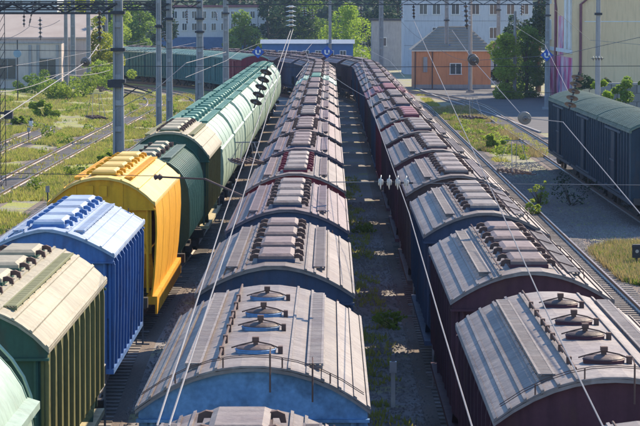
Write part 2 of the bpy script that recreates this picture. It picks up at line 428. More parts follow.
            sch.append(('side_sill', key((K, 'sill', s), sill), 'sill', None, []))
        else:
            def skirt(): return MB().box(*sorted((s * 1.3, s * 1.62)), -gy + .1, gy - .1, 1.0, 1.24).box(*sorted((s * 1.56, s * 1.62)), -gy + .1, gy - .1, .72, 1.0).mesh('skirt')
            sch.append(('skirt', key((K, 'skirt', s), skirt), 'side', None, []))
            if near:
                for i in range(1, 4):
                    def seam():
                        q = [(s * (x + .006), z) for x, z in sp] + [(s * (x - .03), z) for x, z in reversed(sp)]
                        return MB().extr(q, -.012, .012).mesh('seam_strip')
                    sch.append(('seam_strip', key((K, 'sseam', s), seam), 'side', (0, -gy + 2 * gy * i / 4, 0), []))
        parts.append(('side_wall', key((K, 'sw', s), sw), 'side', None, sch))
    # three discharge funnels below
    def fun():
        b = MB()
        b.add([(-1.05, -1.1, 1.35), (1.05, -1.1, 1.35), (1.05, 1.1, 1.35), (-1.05, 1.1, 1.35), (-.4, -.35, .5), (.4, -.35, .5), (.4, .35, .5), (-.4, .35, .5)], [(0, 1, 5, 4), (1, 2, 6, 5), (2, 3, 7, 6), (3, 0, 4, 7), (4, 5, 6, 7), (0, 1, 2, 3)])
        return b.mesh('discharge_funnel')
    for y in (-1.25, 1.25): parts.append(('discharge_funnel', key('fun', fun), 'under', (0, y, 0), []))
    # hatches
    hx = p.get('hx', 0); zt = zf(hx)
    if p['hatch'] == 'lid':
        def lid():
            b = MB(); a, l, h = .36, .82, .11
            b.add([(-a, -l, 0), (a, -l, 0), (a, l, 0), (-a, l, 0), (-a, -l, h * .55), (a, -l, h * .55), (a, l, h * .55), (-a, l, h * .55), (-a * .78, -l * .86, h), (a * .78, -l * .86, h), (a * .78, l * .86, h), (-a * .78, l * .86, h)],
                  [(3, 2, 1, 0), (0, 1, 5, 4), (1, 2, 6, 5), (2, 3, 7, 6), (3, 0, 4, 7), (4, 5, 9, 8), (5, 6, 10, 9), (6, 7, 11, 10), (7, 4, 8, 11), (8, 9, 10, 11)])
            return b.mesh('hatch')
        def coam(): return MB().box(-.38, .38, -.84, .84, -.09, -.0).mesh('hatch_coaming')
        def hing(s):
            b = MB()
            b.extr([(s * .355, .0), (s * .355, .075), (s * .44, .09), (s * .53, .05), (s * .55, -.06), (s * .48, -.06), (s * .46, .0)], 0, .1)
            return b.mesh('hinge')
        sp_ = (L - .9) / 4
        for i in range(4):
            c = [('hatch_coaming', key('coam', coam), 'rim', None, [])]
            for s in (-1, 1):
                for y in (-.6, .5): c.append(('hinge', key(('hing', s), lambda: hing(s)), 'fit', (0, y, 0), []))
            parts.append(('hatch', key('lid', lid), 'hatch', (hx + random.uniform(-.015, .015), (i - 1.5) * sp_, zt + .035), c))
    else:
        def dome(): return MB().lathe([(.285, .0), (.29, .03), (.26, .05), (.15, .07), (.06, .075), (.02, .076)], (0, 0, 0), (0, 0, 1), 20).mesh('hatch', True)
        def rim(): return MB().lathe([(.295, -.06), (.30, .0), (.31, .01), (.293, .02)], (0, 0, 0), (0, 0, 1), 20).mesh('hatch_rim', True)
        def clamp():
            b = MB(); b.box(-.035, .035, -.05, .06, .05, .16); b.box(-.05, .05, -.08, .03, .13, .19); b.tube([(-.36, .05, .02), (-.2, .03, .07), (0, 0, .12)], .012); b.tube([(.36, -.04, .02), (.22, -.02, .075), (0, 0, .12)], .012)
            b.box(.33, .40, -.06, .06, -.08, .05); return b.mesh('clamp')
        for y in (-4.0, -1.2, .7, 3.2):
            y = y * L / 11.2
            c = [('hatch_rim', key('rim', rim), 'rim', None, []), ('clamp', key('clamp', clamp), 'fit', None, [])]
            parts.append(('hatch', key('dome', dome), 'hatch', (hx, y, zt + .035), c))
        def pipe():
            b = MB(); x = -.5; z = zf(x) + .10
            b.tube([(x, y0 + .5, z), (x, y1 - .4, z)], .018)
            for y in (-4.0, -2.6, -1.2, -.2, .7, 2, 3.2): b.box(x - .035, x + .035, y * L / 11.2 - .08, y * L / 11.2 + .04, z - .12, z + .03)
            return b.mesh('control_rod')
        if near: parts.append(('control_rod', key((K, 'pipe'), pipe), 'fit', None, []))
        if near:
            def rail():
                b = MB()
                for dy in (.04, .22):
                    b.tube([(x, y0 + dy, zf(x) + .13) for x in [-hw + .1 + (2 * hw - .2) * k / 10 for k in range(11)]], .006, 5)
                for x in (-1.1, -.42, .42, 1.1): b.tube([(x, y0 + .04, zf(x)), (x, y0 + .04, zf(x) + .15)], .012, 5)
                for x in (.25, .85): b.tube([(x, y0 - .1, zf(x) - .35), (x, y0 - .1, zf(x) + .2), (x, y0 + .15, zf(x) + .25)], .014, 5)
                return b.mesh('handrail')
            parts.append(('handrail', key((K, 'rail'), rail), 'rust', None, []))
    for s in (-1, 1):
        x = s * p.get('wx', .88)
        if p.get('oneboard') and s < 0 and p['oneboard'] > 0: pass
        parts.append(('running_board', key((K, 'wk', s), lambda: running_board(L * .86, p.get('ww', .24), x).mesh('running_board')), 'walk', (0, 0, zf(x) + p.get('wz', .075)), []))
    if near and p.get('rods'):
        def rods():
            b = MB(); x = .58 + hx
            for s in (-1, 1): b.tube([(hx + s * .6, y0 + .3, zf(.6) + .1), (hx + s * .6, y1 - .3, zf(.6) + .1)], .016, 5)
            for i in range(4):
                y = (i - 1.5) * (L - .9) / 4; b.tube([(.65, y, zf(.65) + .02), (.65, y, zf(.65) + .12), (1.15, y + .1, zf(1.15) + .16), (1.18, y + .1, zf(1.18))], .013, 5)
            return b.mesh('grab_rods')
        parts.append(('grab_rods', key((K, 'rods'), rods), 'rust', None, []))
    return parts + under(half, half)

def rounded(p, near):
    """tall rounded hopper with hoops"""
    L, half, K = p['L'], p['half'], p['id']; y0, y1 = -L / 2, L / 2
    right = [(0, 4.6), (.45, 4.56), (.75, 4.44), (1.0, 4.27), (1.22, 4.03), (1.40, 3.75), (1.51, 3.45), (1.57, 3.1), (1.59, 2.6), (1.55, 2.1), (1.42, 1.7), (1.2, 1.3)]
    if p.get('smoothshoulder'): right = [(0, 4.55), (.5, 4.5), (.85, 4.38), (1.15, 4.15), (1.36, 3.85), (1.48, 3.5), (1.53, 3.0), (1.53, 2.4), (1.5, 1.8), (1.2, 1.3)]
    right = [(x, z if z < 2 else 2 + (z - 2) * p.get('vs', 1)) for x, z in right]
    prof = [(-x, z) for x, z in reversed(right[1:])] + right; ZT = right[0][1]
    parts = []
    n = p.get('sheets', 4)
    zf = lambda x: 4.56 - .14 * max(0, abs(x) - .45) / .3
    def core(): return MB().extr([(x * .985, z - .02) for x, z in prof], y0 + .05, y1 - .05).mesh('shell')
    ch = []
    for i in range(n):
        def sheet():
            a = L / n; return MB().extr(prof + [(x * .97, z - .04) for x, z in reversed(prof)], -a / 2 + .02, a / 2 - .02).mesh('shell_sheet', True)
        ch.append(('shell_sheet', key((K, 'sheet'), sheet), 'roof', (0, y0 + L * (i + .5) / n, 0), []))
    nh = p.get('hoops', n)
    for i in range(nh + 1):
        def hoop():
            q = [(x * (1.022 if p.get('smoothshoulder') else 1.008), z + .008) for x, z in prof]; return MB().extr(q + [(x * .98, z - .03) for x, z in reversed(prof)], *((-.035, .035) if p.get('smoothshoulder') else (-.02, .02))).mesh('hoop', True)
        ch.append(('hoop', key((K, 'hoop'), hoop), 'siderib', (0, y0 + .1 + (L - .2) * i / nh, 0), []))
    parts.append(('shell', key((K, 'core'), core), 'gable', None, ch))
    zz = 2 + (3.5 - 2) * p.get('vs', 1); lw = p.get('lw', .03)
    if not p.get('smoothshoulder'):
        for s in (-1, 1): parts.append(('ledge', key((K, 'ledge', s), lambda: MB().extr([(s * 1.42, zz + .08), (s * (1.53 + lw), zz), (s * (1.53 + lw), zz - .12), (s * 1.48, zz - .14)], y0, y1).mesh('ledge')), 'ledge', None, []))
    def rack(s):
        b = running_board(L * .94, .34, s * .72); return b.mesh('running_board')
    for s in (-1, 1): parts.append(('running_board', key((K, 'rack', s), lambda: rack(s)), 'walk', (0, 0, ZT + .0), []))
    def lid(): return MB().box(-.33, .33, -.6, .6, 0, .08).extr([(-.33, .08), (.33, .08), (.2, .17), (-.2, .17)], -.58, .58).mesh('hatch')
    nl = p.get('lids', 5)
    for i in range(nl):
        c = [('hinge', key('rhinge', lambda: MB().box(.32, .46, -.06, .06, -.02, .13).mesh('hinge')), 'fit', (dx, dy, 0), []) for dx, dy in ((0, -.3), (0, .3), (-.78, 0))]
        parts.append(('hatch', key('rlid', lid), 'hatch', (0, y0 + L * (i + .5) / nl, ZT), c))
    if near or True:
        def loop():
            b = MB(); pts = [(x * 1.0, y1 + .12, z + .12) for x, z in prof[4:-4]]; b.tube(pts, .03, 5); return b.mesh('end_hoop_rail')
        parts.append(('end_rail', key((K, 'loop'), loop), 'ledge', None, []))
    return parts + under(half, half)

def boxcar(p, near):
    K, L, half = p['id'], p['L'], p['half']; zt = p.get('zt', 4.35); zr = zt + .42; gy = L / 2; hw = 1.5
    parts = []
    a = arch(hw + .06, zt, zr, 2.0, 10)
    def roof(): return MB().extr(a + [(x, z - .06) for x, z in reversed(a)], -gy - .05, gy + .05).mesh('roof')
    ch = []
    nr = 26 if near else 12
    for i in range(nr):
        def rib(): return MB().extr([(x, z + .09) for x, z in a] + [(x, z - .02) for x, z in reversed(a)], -.09, .09).mesh('roof_rib')
        ch.append(('roof_rib', key((K, 'rr'), rib), 'rib', (0, -gy + .2 + (L - .4) * i / (nr - 1), 0), []))
    parts.append(('roof', key((K, 'roof'), roof), 'roof', None, ch))
    for s in (-1, 1):
        sch = []
        n = 12
        for i in range(n + 1):
            y = -gy + .08 + (L - .16) * i / n
            if 4 < i < 8: continue
            sch.append(('side_rib', key((K, 'rib', s), lambda: MB().box(*sorted((s * (hw - .02), s * (hw + .07))), -.05, .05, 1.2, zt - .06).mesh('side_rib')), 'siderib', (0, y, 0), []))
        sch.append(('door_rail', key((K, 'drail', s), lambda: MB().box(*sorted((s * hw, s * (hw + .12))), -3.4, 3.4, zt - .32, zt - .22).box(*sorted((s * hw, s * (hw + .1))), -3.4, 3.4, 1.25, 1.33).mesh('door_rail')), 'siderib', None, []))
        sch.append(('eave_strip', key((K, 'eave', s), lambda: MB().box(*sorted((s * (hw - .02), s * (hw + .09))), -gy, gy, zt - .14, zt - .05).mesh('eave_strip')), 'sill', None, []))
        sch.append(('side_sill', key((K, 'sill', s), lambda: MB().box(*sorted((s * (hw - .1), s * (hw + .05))), -gy, gy, 1.02, 1.18).mesh('side_sill')), 'siderib', None, []))
        parts.append(('side_wall', key((K, 'sw', s), lambda: MB().box(*sorted((s * (hw - .05), s * hw)), -gy + .02, gy - .02, 1.15, zt).mesh('side_wall')), 'side', None, sch))
        dch = [('door_frame', key((K, 'df', s), lambda: MB().box(*sorted((s * (hw + .09), s * (hw + .13))), -1.0, -.92, 1.36, zt - .36).box(*sorted((s * (hw + .09), s * (hw + .13))), .92, 1.0, 1.36, zt - .36).box(*sorted((s * (hw + .09), s * (hw + .13))), -.92, .92, 2.6, 2.68).mesh('door_frame')), 'siderib', None, [])]
        parts.append(('door', key((K, 'door', s), lambda: MB().box(*sorted((s * (hw + .02), s * (hw + .09))), -1.0, 1.0, 1.36, zt - .36).mesh('door')), 'side', None, dch))
        ech = [('end_rib', key((K, 'er', s), lambda: MB().box(-.06, .06, *sorted((s * gy, s * (gy + .09))), 1.15, zt + .02).mesh('end_rib')), 'siderib', (x, 0, 0), []) for x in (-1.0, -.35, .35, 1.0)]
        parts.append(('end_wall', key((K, 'ew', s), lambda: MB().extr([(-hw + .04, 1.15)] + [(x * .96, z - .07) for x, z in a] + [(hw - .04, 1.15)], *sorted((s * (gy - .05), s * gy))).mesh('end_wall')), 'gable', None, ech))
    return parts + under(half, half)

E5 = (.52, .78, 1.0, 1.24, 1.46)
TYPES = {
    'lid':   (grain, dict(id='lid', L=11.2, hw=1.6, ze=ZE, zr=ZR, e=1.9, half=7.1, hatch='lid', side='post', edges=(.62, .8, 1.06, 1.33, 1.6))),
    'lidr':  (grain, dict(id='lidr', L=11.2, hw=1.6, ze=ZE, zr=ZR, e=1.9, half=7.1, hatch='lid', side='post', edges=(.62, .8, 1.06, 1.33, 1.6), rods=True)),
    'dome':  (grain, dict(id='dome', L=10.9, hw=1.68, ze=ZE - .02, zr=ZR, e=2.1, half=7.1, hatch='dome', side='post', edges=E5 + (1.68,))),
    'arch':  (grain, dict(id='arch', L=11.2, hw=1.6, ze=ZE, zr=4.72, e=2.5, half=7.0, hatch='lid', side='post', edges=(.5, .72, 1.0, 1.3, 1.6), wx=.85, wz=.055)),
    'tall':  (grain, dict(id='tall', L=11.2, hw=1.6, ze=ZE, zr=4.98, e=2.6, half=7.0, hatch='lid', side='post', edges=(.5, .72, 1.0, 1.3, 1.6), wx=.85, wz=.055)),
    'blue':  (grain, dict(id='blue', L=9.8, hw=1.6, ze=ZE, zr=4.62, e=1.6, half=6.4, hatch='lid', side='fin', edges=(.5, .95, 1.28, 1.6), wx=.72, wz=.06)),
    'bulge': (grain, dict(id='bulge', L=12.6, hw=1.6, ze=ZE, zr=4.78, e=2.2, half=7.1, hatch='lid', side='bulge', edges=(.6, 1.1, 1.6), wx=.75)),
    'round': (rounded, dict(id='round', L=13.6, half=7.1, sheets=4, hoops=4, vs=1.1)),
    'round0': (rounded, dict(id='round0', L=13.6, half=7.1, sheets=4, hoops=4, lw=.14)),
    'ribby': (rounded, dict(id='ribby', L=9.6, half=5.6, sheets=2, hoops=15, lids=4, smoothshoulder=True)),
    'box':   (boxcar, dict(id='box', L=13.9, half=7.1)),
}
def wagon(name, typ, X, s, near, sch, label, cat, group):
    (x, y), th = tpos(X, s)
    t = thing(name, label, cat, (x, y, 0), th, group)
    f, p = TYPES[typ]
    base = dict(under=M_steel, wheel=M_wheel, rust=M_rust, fit=M_rust, walk=M_roof, rib=M_roof)
    base.update(sch)
    base.setdefault('prail', M_conc); base.setdefault('gable', base['side']); base.setdefault('siderib', base['side']); base.setdefault('sill', base['side'])
    base.setdefault('hatch', base['roof']); base.setdefault('rim', base['side']); base.setdefault('ledge', base['roof'])
    pp = dict(p)
    if not near: pp['id'] = p['id'] + '_far'
    for nm, me, role, off, ch in f(pp, near):
        o = link(nm, me, base[role], t, off)
        for n2, m2, r2, o2, _ in ch: link(n2, m2, base[r2], o, o2)
    return t

ORD = ['nearest', 'second', 'third', 'fourth', 'fifth', 'sixth', 'seventh', 'eighth', 'ninth', 'tenth', 'eleventh', 'twelfth', 'thirteenth', 'fourteenth', 'fifteenth', 'sixteenth']
def S(side, roof=None, **k):
    d = dict(side=side, roof=roof or M_roof, rib=roof or M_roof, walk=roof or M_roof); d.update(k); return d
GM = 'hopper wagons in the middle row'; GR = 'hopper wagons in the right row'; GL = 'wagons in the left row'
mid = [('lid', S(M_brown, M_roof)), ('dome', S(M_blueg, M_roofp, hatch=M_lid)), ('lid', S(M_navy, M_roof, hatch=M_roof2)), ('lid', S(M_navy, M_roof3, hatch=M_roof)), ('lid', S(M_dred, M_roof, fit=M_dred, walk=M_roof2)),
       ('lid', S(M_navy, M_roof3, hatch=M_roof2)), ('lid', S(M_brown, M_roof2)), ('lid', S(M_maroon, M_roof3, hatch=M_roof)), ('lid', S(M_navy, M_roof2)), ('lid', S(M_brown, M_roof)), ('lid', S(M_navy, M_roof2)), ('lid', S(M_maroon, M_roof2)),
       ('lid', S(M_dgreen, M_mint, hatch=M_mintd)), ('lid', S(M_brown, M_roof2)), ('lid', S(M_navy, M_roof)), ('lid', S(M_maroon, M_roof2))]
midl = ['grey hatched hopper roof cut off by the bottom edge of the photo', 'dome hatched hopper wagon with a stained bright blue end wall',
        'grey roofed hopper wagon right behind the one with the bright blue end', 'grey roofed navy hopper wagon just in front of the one with a dark red end', 'grey roofed hopper wagon with a dark red end wall, in the middle row']
for i in range(26):
    ty, sc = mid[i] if i < len(mid) else ('lid', S(random.choice([M_navy, M_brown, M_maroon]), random.choice([M_roof, M_roof2, M_roof3])))
    if i < 5: lb = midl[i]
    elif i == 12: lb = 'hopper wagon with a mint green roof before the bend, middle row'
    elif i < 16: lb = f'small hopper wagon {ORD[i]} counting from the front of the middle row'
    else: lb = f'{ORD[i - 16]} hopper wagon past the left bend, far end of the middle row'
    wagon('hopper_wagon', ty, XM, 41.7 + 14.72 * (i - 1), i < 7, sc, lb, 'hopper wagon', GM if i < 16 else 'far wagons of the middle row past the bend')
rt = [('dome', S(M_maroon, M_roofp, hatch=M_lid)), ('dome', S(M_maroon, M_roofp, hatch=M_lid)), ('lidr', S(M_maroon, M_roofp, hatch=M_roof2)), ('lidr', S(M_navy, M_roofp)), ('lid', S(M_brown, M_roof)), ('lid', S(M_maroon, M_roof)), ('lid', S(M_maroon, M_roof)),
      ('lid', S(M_dred, M_roof, hatch=M_roofd)), ('lid', S(M_navy, M_roof2)), ('lid', S(M_brown, M_roof)), ('lid', S(M_maroon, M_roofd)), ('lid', S(M_navy, M_roof2))]
rtl = ['maroon dome hatched wagon barely in frame at the bottom right corner', 'dome hatched maroon hopper wagon, the biggest roof on the right',
       'lid hatched maroon hopper wagon directly behind the dome hatched one on the right']
for i in range(26):
    ty, sc = rt[i] if i < len(rt) else ('lid', S(random.choice([M_navy, M_brown, M_maroon]), random.choice([M_roof, M_roof2, M_roof3])))
    lb = rtl[i] if i < 3 else f'grey roofed hopper wagon {ORD[i]} counting from the front of the right row' if i < 16 else f'{ORD[i - 16]} hopper wagon past the left bend, far end of the right row'
    if i == 7: lb = 'hopper wagon with dark red hatches in the right row'
    if i == 10: lb = 'hopper wagon with an oxide red roof in the right row'
    wagon('hopper_wagon', ty, XR, 40.6 + 14.72 * (i - 1), i < 7, sc, lb, 'hopper wagon', GR if i < 16 else 'far wagons of the right row past the bend')
mint = dict(side=M_mint, roof=M_mint, rib=M_mint, walk=M_mintd, hatch=M_mintd, fit=M_mintd, siderib=mat('mint hoop', (.22, .36, .28), .6), gable=M_mint)
wagon('rounded_wagon', 'round0', XL, 33.4, True, dict(mint, walk=M_mint), 'pale mint rounded wagon cut off in the bottom left corner', 'hopper wagon', GL)
wagon('hopper_wagon', 'arch', XL, 48.2, True, S(M_olive, M_beige, gable=M_dgreen, rim=M_dgreen, siderib=mat('sunlit olive post', (.28, .26, .11), .7), sill=M_cream, hatch=M_beige) | dict(walk=M_lime), 'olive ribbed hopper wagon with a beige roof, in front of the blue one', 'hopper wagon', GL)  # posts given a lighter olive that paints in the grazing sun
wagon('hopper_wagon', 'blue', XL, 64.2, True, S(M_blue, M_blueroof, hatch=M_blueroof, fit=M_blue), 'cobalt blue hopper wagon with chalky light blue roof', 'hopper wagon', GL)
wagon('hopper_wagon', 'bulge', XL, 81.7, True, S(M_yel, M_yelroof, hatch=M_yelroof, fit=M_yel, sill=M_yel) | dict(walk=M_yel), 'bright yellow hopper wagon with smooth bulging sides', 'hopper wagon', GL)
wagon('rounded_wagon', 'ribby', XL, 93.9, True, dict(side=M_dgreen, roof=M_dgreen, rib=M_dgreen, hatch=M_beige, walk=M_groof, siderib=M_mintd, gable=M_dgreen, ledge=M_dgreen), 'dark green wagon with close ribs curving over its shoulder', 'hopper wagon', GL)
wagon('hopper_wagon', 'tall', XL, 105.2, True, S(M_olive, M_beige, gable=M_dgreen, siderib=M_olive, sill=M_cream) | dict(walk=M_lime), 'beige roofed wagon with dark green arched end, before the mint wagons', 'hopper wagon', GL)
for i in range(9):
    wagon('rounded_wagon', 'round', XL, 118.6 + 14.72 * i, i < 3, mint, ('pale mint rounded wagon right behind the beige roofed one' if i == 0 else 'last pale mint rounded wagon, its end at the bend' if i == 8 else f'pale mint rounded wagon, {ORD[i]} of the mint wagons'), 'hopper wagon', GL)
cols = [('dark red boxcar standing left of the last mint wagon', M_dred), ('teal boxcar next to the dark red boxcar', M_teal), ('teal boxcar in the middle of the far left string', M_teal), ('teal boxcar leftmost of the far string', M_teal), ('teal boxcar half behind the left masts', M_teal), ('teal boxcar behind the grass at far left', M_teal)]
for i, (lb, m) in enumerate(cols):
    wagon('boxcar', 'box', XL, 298 + 14.72 * i, False, dict(side=m, roof=M_mint, rib=M_mint, sill=M_mint), lb, 'boxcar', 'far boxcars on the bend')
for i, s in enumerate((151.0, 136.4, 121.8)):
    wagon('boxcar', 'box', XG, s, True, dict(side=M_green2, roof=M_groof, rib=M_groof, sill=M_groof, siderib=mat('lighter boxcar rib', (.06, .09, .115), .6, (.03, .05, .07))), ('dark boxcar with ribbed green roof, farthest of the three at right' if i == 0 else 'dark boxcar between the other two boxcars at right' if i == 1 else 'dark boxcar with ribbed roof, nearest to the right edge'), 'boxcar', 'dark boxcars at the right edge')  # ribs in a lighter tone than the boxcar walls

# ------------------------------------------------------------------ masts, gantries, wires
def mast(px, d, w, h, label, X=None, cat='mast', style=0, bands=(), name='catenary_mast'):
    x = (px - 320) * d / F if X is None else X
    t = thing(name, label, cat, (x, d, 0), 0, 'overhead line masts')
    b = MB(); a, c = w / 2, w / 2 * .72
    if style == 0:      # two channels with lacing plates
        for s in (-1, 1):
            b.add([(s * a, -a * .6, 0), (s * a * .6, -a * .6, 0), (s * a * .6, a * .6, 0), (s * a, a * .6, 0), (s * c, -c * .6, h), (s * c * .6, -c * .6, h), (s * c * .6, c * .6, h), (s * c, c * .6, h)], [(3, 2, 1, 0), (4, 5, 6, 7), (0, 1, 5, 4), (1, 2, 6, 5), (2, 3, 7, 6), (3, 0, 4, 7)])
        b.add([(-a * .63, -a * .12, 0), (a * .63, -a * .12, 0), (a * .63, a * .35, 0), (-a * .63, a * .35, 0), (-c * .63, -c * .12, h - .05), (c * .63, -c * .12, h - .05), (c * .63, c * .35, h - .05), (-c * .63, c * .35, h - .05)], [(3, 2, 1, 0), (4, 5, 6, 7), (0, 1, 5, 4), (1, 2, 6, 5), (2, 3, 7, 6), (3, 0, 4, 7)])
        link('pole', b, M_conc, t)
        for k in range(int(h / 1.2)):
            q = a + (c - a) * (k * 1.2 + .6) / h; link('batten', MB().box(-q * .58, q * .58, -q * .5, -q * .3, k * 1.2 + .5, k * 1.2 + .75), M_conc, t)
    else:
        b.lathe([(a, 0), (a * .9, h * .5), (c, h), (c * .3, h + .02)], (0, 0, 0), (0, 0, 1), 12); link('pole', b.mesh('pole', True), M_conc, t)
    link('footing', MB().box(-a - .2, a + .2, -a - .2, a + .2, -.05, .25), M_conc, t)
    for z in bands:
        link('collar', MB().box(-a - .05, a + .05, -a - .03, a + .03, z, z + .16), M_dsteel, t)
    return t
MSTX = {}
def zat(py, d): return P(320, py, d).z
for px, d, w, lb, bands in ((118.5, 119, .56, 'thick grey catenary mast left of the yellow wagon', (6.35, 7.8, 9.5)), (159, 150, .36, 'thin grey mast left of a thicker one behind the beige roof', (8.7,)), (169.5, 160, .44, 'grey mast between a thinner mast and the mint wagons', (9.1,)),
                            (200, 200, .62, 'thick grey mast behind the mint wagons', (9.0, 8.0)), (226, 255, .66, 'grey gantry mast near the far end of the mint wagons', (9.4,))):
    mast(px, d, w, 12.5, lb, bands=bands)
for px, d, w, lb in ((66.5, 326, .55, 'left one of the twin masts before the beige building'), (73.5, 324, .7, 'right one of the twin masts before the beige building'), (89, 322, .6, 'mast at the right corner of the beige building'), (107, 360, .5, 'slim mast among the trees left of the teal wagons')):
    mast(px, d, w, 13, lb)
mast(446.3, 326, .6, 14, 'mast carrying a blue diamond sign before the orange house', bands=(8.5,))
mast(470, 308, .5, 14, 'round concrete mast before the right half of the orange house', style=1)
mast(498, 345, .6, 13, 'tall mast between the orange house and the willow', bands=(9.8,))
mast(514.5, 288, .42, 9.7, 'leaning look concrete pole in front of the willow', style=1)
mast(547, 255, .5, 13, 'mast with a blue diamond sign left of the yellow building', bands=(9.2,))
mast(597.5, 172, .38, 13, 'round concrete mast before the plain yellow wall', style=1, bands=(9.4,))
mast(381, 300, .65, 13, 'pale mast behind the right row of wagons')
mast(330, 440, .6, 13, 'far mast before the bright lime tree')
mast(139.5, 235, .3, 5.5, 'short post behind the beige roofed wagon', X=-12.6 - 2.2)
mast(195.5, 215, .22, 5.0, 'short light post left of the mint wagons', X=-10.3)

def lattice_beam(x0, x1, d, z, hgt, label, sag=0):
    t = thing('gantry_beam', label, 'gantry beam', (x0, d, z), 0, 'gantry beams over the yard'); b = MB(); L = x1 - x0; q = .05
    for zz in (0, hgt):
        for yy in (-.25, .25): b.box(0, L, yy - q, yy + q, zz - q, zz + q)
    link('chords', b, M_dsteel, t)
    n = int(L / .8); c = MB()
    for i in range(n):
        xa, xb = L * i / n, L * (i + 1) / n
        for yy in (-.25, .25): c.tube([(xa, yy, 0 if i % 2 else hgt), (xb, yy, hgt if i % 2 else 0)], .025, 4)
    link('lacing', c, M_dsteel, t); return t
lattice_beam(-27, -9.3, 119, 9.55, .42, 'dark lattice beam fixed to the thick mast left of the yellow wagon')
lattice_beam(-24, -9.3, 160, 9.75, .35, 'dark lattice beam fixed to the mast right of the thin mast')
lattice_beam(-27, -9.2, 200, 9.95, .45, 'dark lattice beam fixed to the mast behind the mint wagons')
lattice_beam(-9.2, 22.6, 255, 10.35, .45, 'long dark beam across the top of the photo')

def insul(p0, p1, n, r, m, label, wire=True, group='insulator strings', name='insulator_string'):
    p0, p1 = Vector(p0), Vector(p1); ax = p1 - p0; L = ax.length
    t = thing(name, label, 'insulator', p0, 0, group); u = ax.normalized(); st = L / (n + .6)
    rod = MB().tube([(0, 0, 0), tuple(ax)], .018, 6); link('rod', rod, M_dsteel, t)
    dm = MB().lathe([(.03, -st * .3), (.06, -st * .25), (r * .45, -st * .12), (r, st * .0), (r * .97, st * .06), (r * .4, st * .08), (.05, st * .25), (.03, st * .3)], (0, 0, 0), u, 16).mesh('insulator_disc', True)
    for i in range(n): link('insulator_disc', dm, m, t, u * st * (i + .8))
    return t
def wire(pts, r, label, m=None, sag=0, name='overhead_wire', cat='wire', group='overhead wires'):
    q = [P(*p) for p in pts]; out = []
    for i in range(len(q) - 1):
        n = 8 if sag else 1
        for k in range(n):
            f = k / n; p = q[i].lerp(q[i + 1], f); p.z -= sag * 4 * f * (1 - f); out.append(p)
    out.append(q[-1]); o = link(name, MB().tube(out, r, 5), m or M_wire); return tag(o, label, cat, group)

wire([(157, 426, 21), (225, 213, 44), (291, 29, 63)], .009, 'pale wire, left of the two over the middle row roofs')
wire([(169, 426, 21), (238, 213, 44), (293, 29, 63)], .009, 'pale wire, right of the two over the middle row roofs')
wire([(476, 440, 22), (440, 320, 32), (409, 213, 50), (374, 115, 85), (361, 54, 140)], .009, 'pale wire running down the left side of the right row')
wire([(612, 445, 22), (550, 319, 30), (502, 213, 42), (453, 107, 62), (414, 21, 85)], .009, 'pale wire crossing the right row roofs from top to bottom')
wire([(654, 230, 38), (563, 122, 58), (527, 118, 60)], .010, 'pale wire from the right edge up to the ring shaped insulator')
wire([(520, 113, 61), (473, 60, 74), (452, 30, 85)], .010, 'pale wire between the two ring shaped insulators at right')
wire([(-10, 125, 45), (18, 107, 48), (87, 61, 60), (99, 44, 64)], .010, 'pale wire rising from the left edge to the dark disc insulator')
wire([(0, 92, 70), (60, 74, 80), (110, 70, 90)], .010, 'thin pale wire low across the beige building', sag=.1)
wire([(113, 111, 118), (155, 90, 118), (186, 63, 120), (226, 52, 130)], .017, 'thick pale wire from the yellow wagon up across the masts')
wire([(361, 18, 140), (371, 55, 170)], .02, 'short pale wire hanging down to the right row, before the lime tree')
wire([(-5, 65.5, 130), (320, 67, 130), (645, 66, 130)], .016, 'thin dark cross span wire over the full width of the photo', M_wired)
wire([(-5, 50, 150), (120, 51, 150), (205, 47, 150)], .016, 'dark span wire above the teal wagons', M_wired)
wire([(345, 91, 200), (420, 89, 200), (560, 93, 200)], .018, 'dark span wire with black insulators over the right row', M_wired)
wire([(330, 182, 45), (378, 182, 45)], .008, 'thin cross wire left of the pale horizontal insulator')
wire([(410, 183, 45), (540, 184, 45), (650, 185, 45)], .006, 'thin cross wire right of the pale horizontal insulator')
wire([(-5, 173, 70), (157, 176, 70)], .009, 'thin dark wire ending at the yellow wagon', M_wired)
wire([(480, 60, 180), (560, 55, 160), (645, 36, 140)], .015, 'dark wire sloping across the yellow building', M_wired)
wire([(555, 10, 150), (590, 40, 160), (645, 45, 160)], .012, 'thin wire before the yellow building')
wire([(505, 20, 200), (545, 45, 190), (575, 105, 165)], .014, 'pale wire from the leaning pole to the dark boxcars')
wire([(325, 70, 140), (376, 102, 120), (380, 104, 120)], .010, 'thin pale wire slanting down to the first gap between rows', sag=.1)
wire([(400, 20, 240), (435, 45, 240), (470, 60, 240)], .016, 'pale wire loop before the grey apartment block', sag=.4)
wire([(125, 40, 130), (150, 30, 130), (160, 12, 130)], .012, 'pale wire loop right of the thick mast', sag=.3)
wire([(-5, 40, 140), (30, 26, 140), (60, 20, 140)], .012, 'pale wire across the roof of the beige building', sag=.2)
for x, lb in ((-.9, 'contact wire above the far middle row'), (4.1, 'contact wire above the far right row'), (-6.0, 'contact wire above the mint wagons'), (-12.5, 'contact wire above the first grassy track'), (-17.2, 'contact wire above the second grassy track')):
    q = [(x + (.2 if i % 2 else -.2), y, 6.6) for i, y in enumerate((119, 160, 200, 255))]
    tag(link('overhead_wire', MB().tube(q, .011, 5), M_wire), lb, 'wire', 'overhead wires')

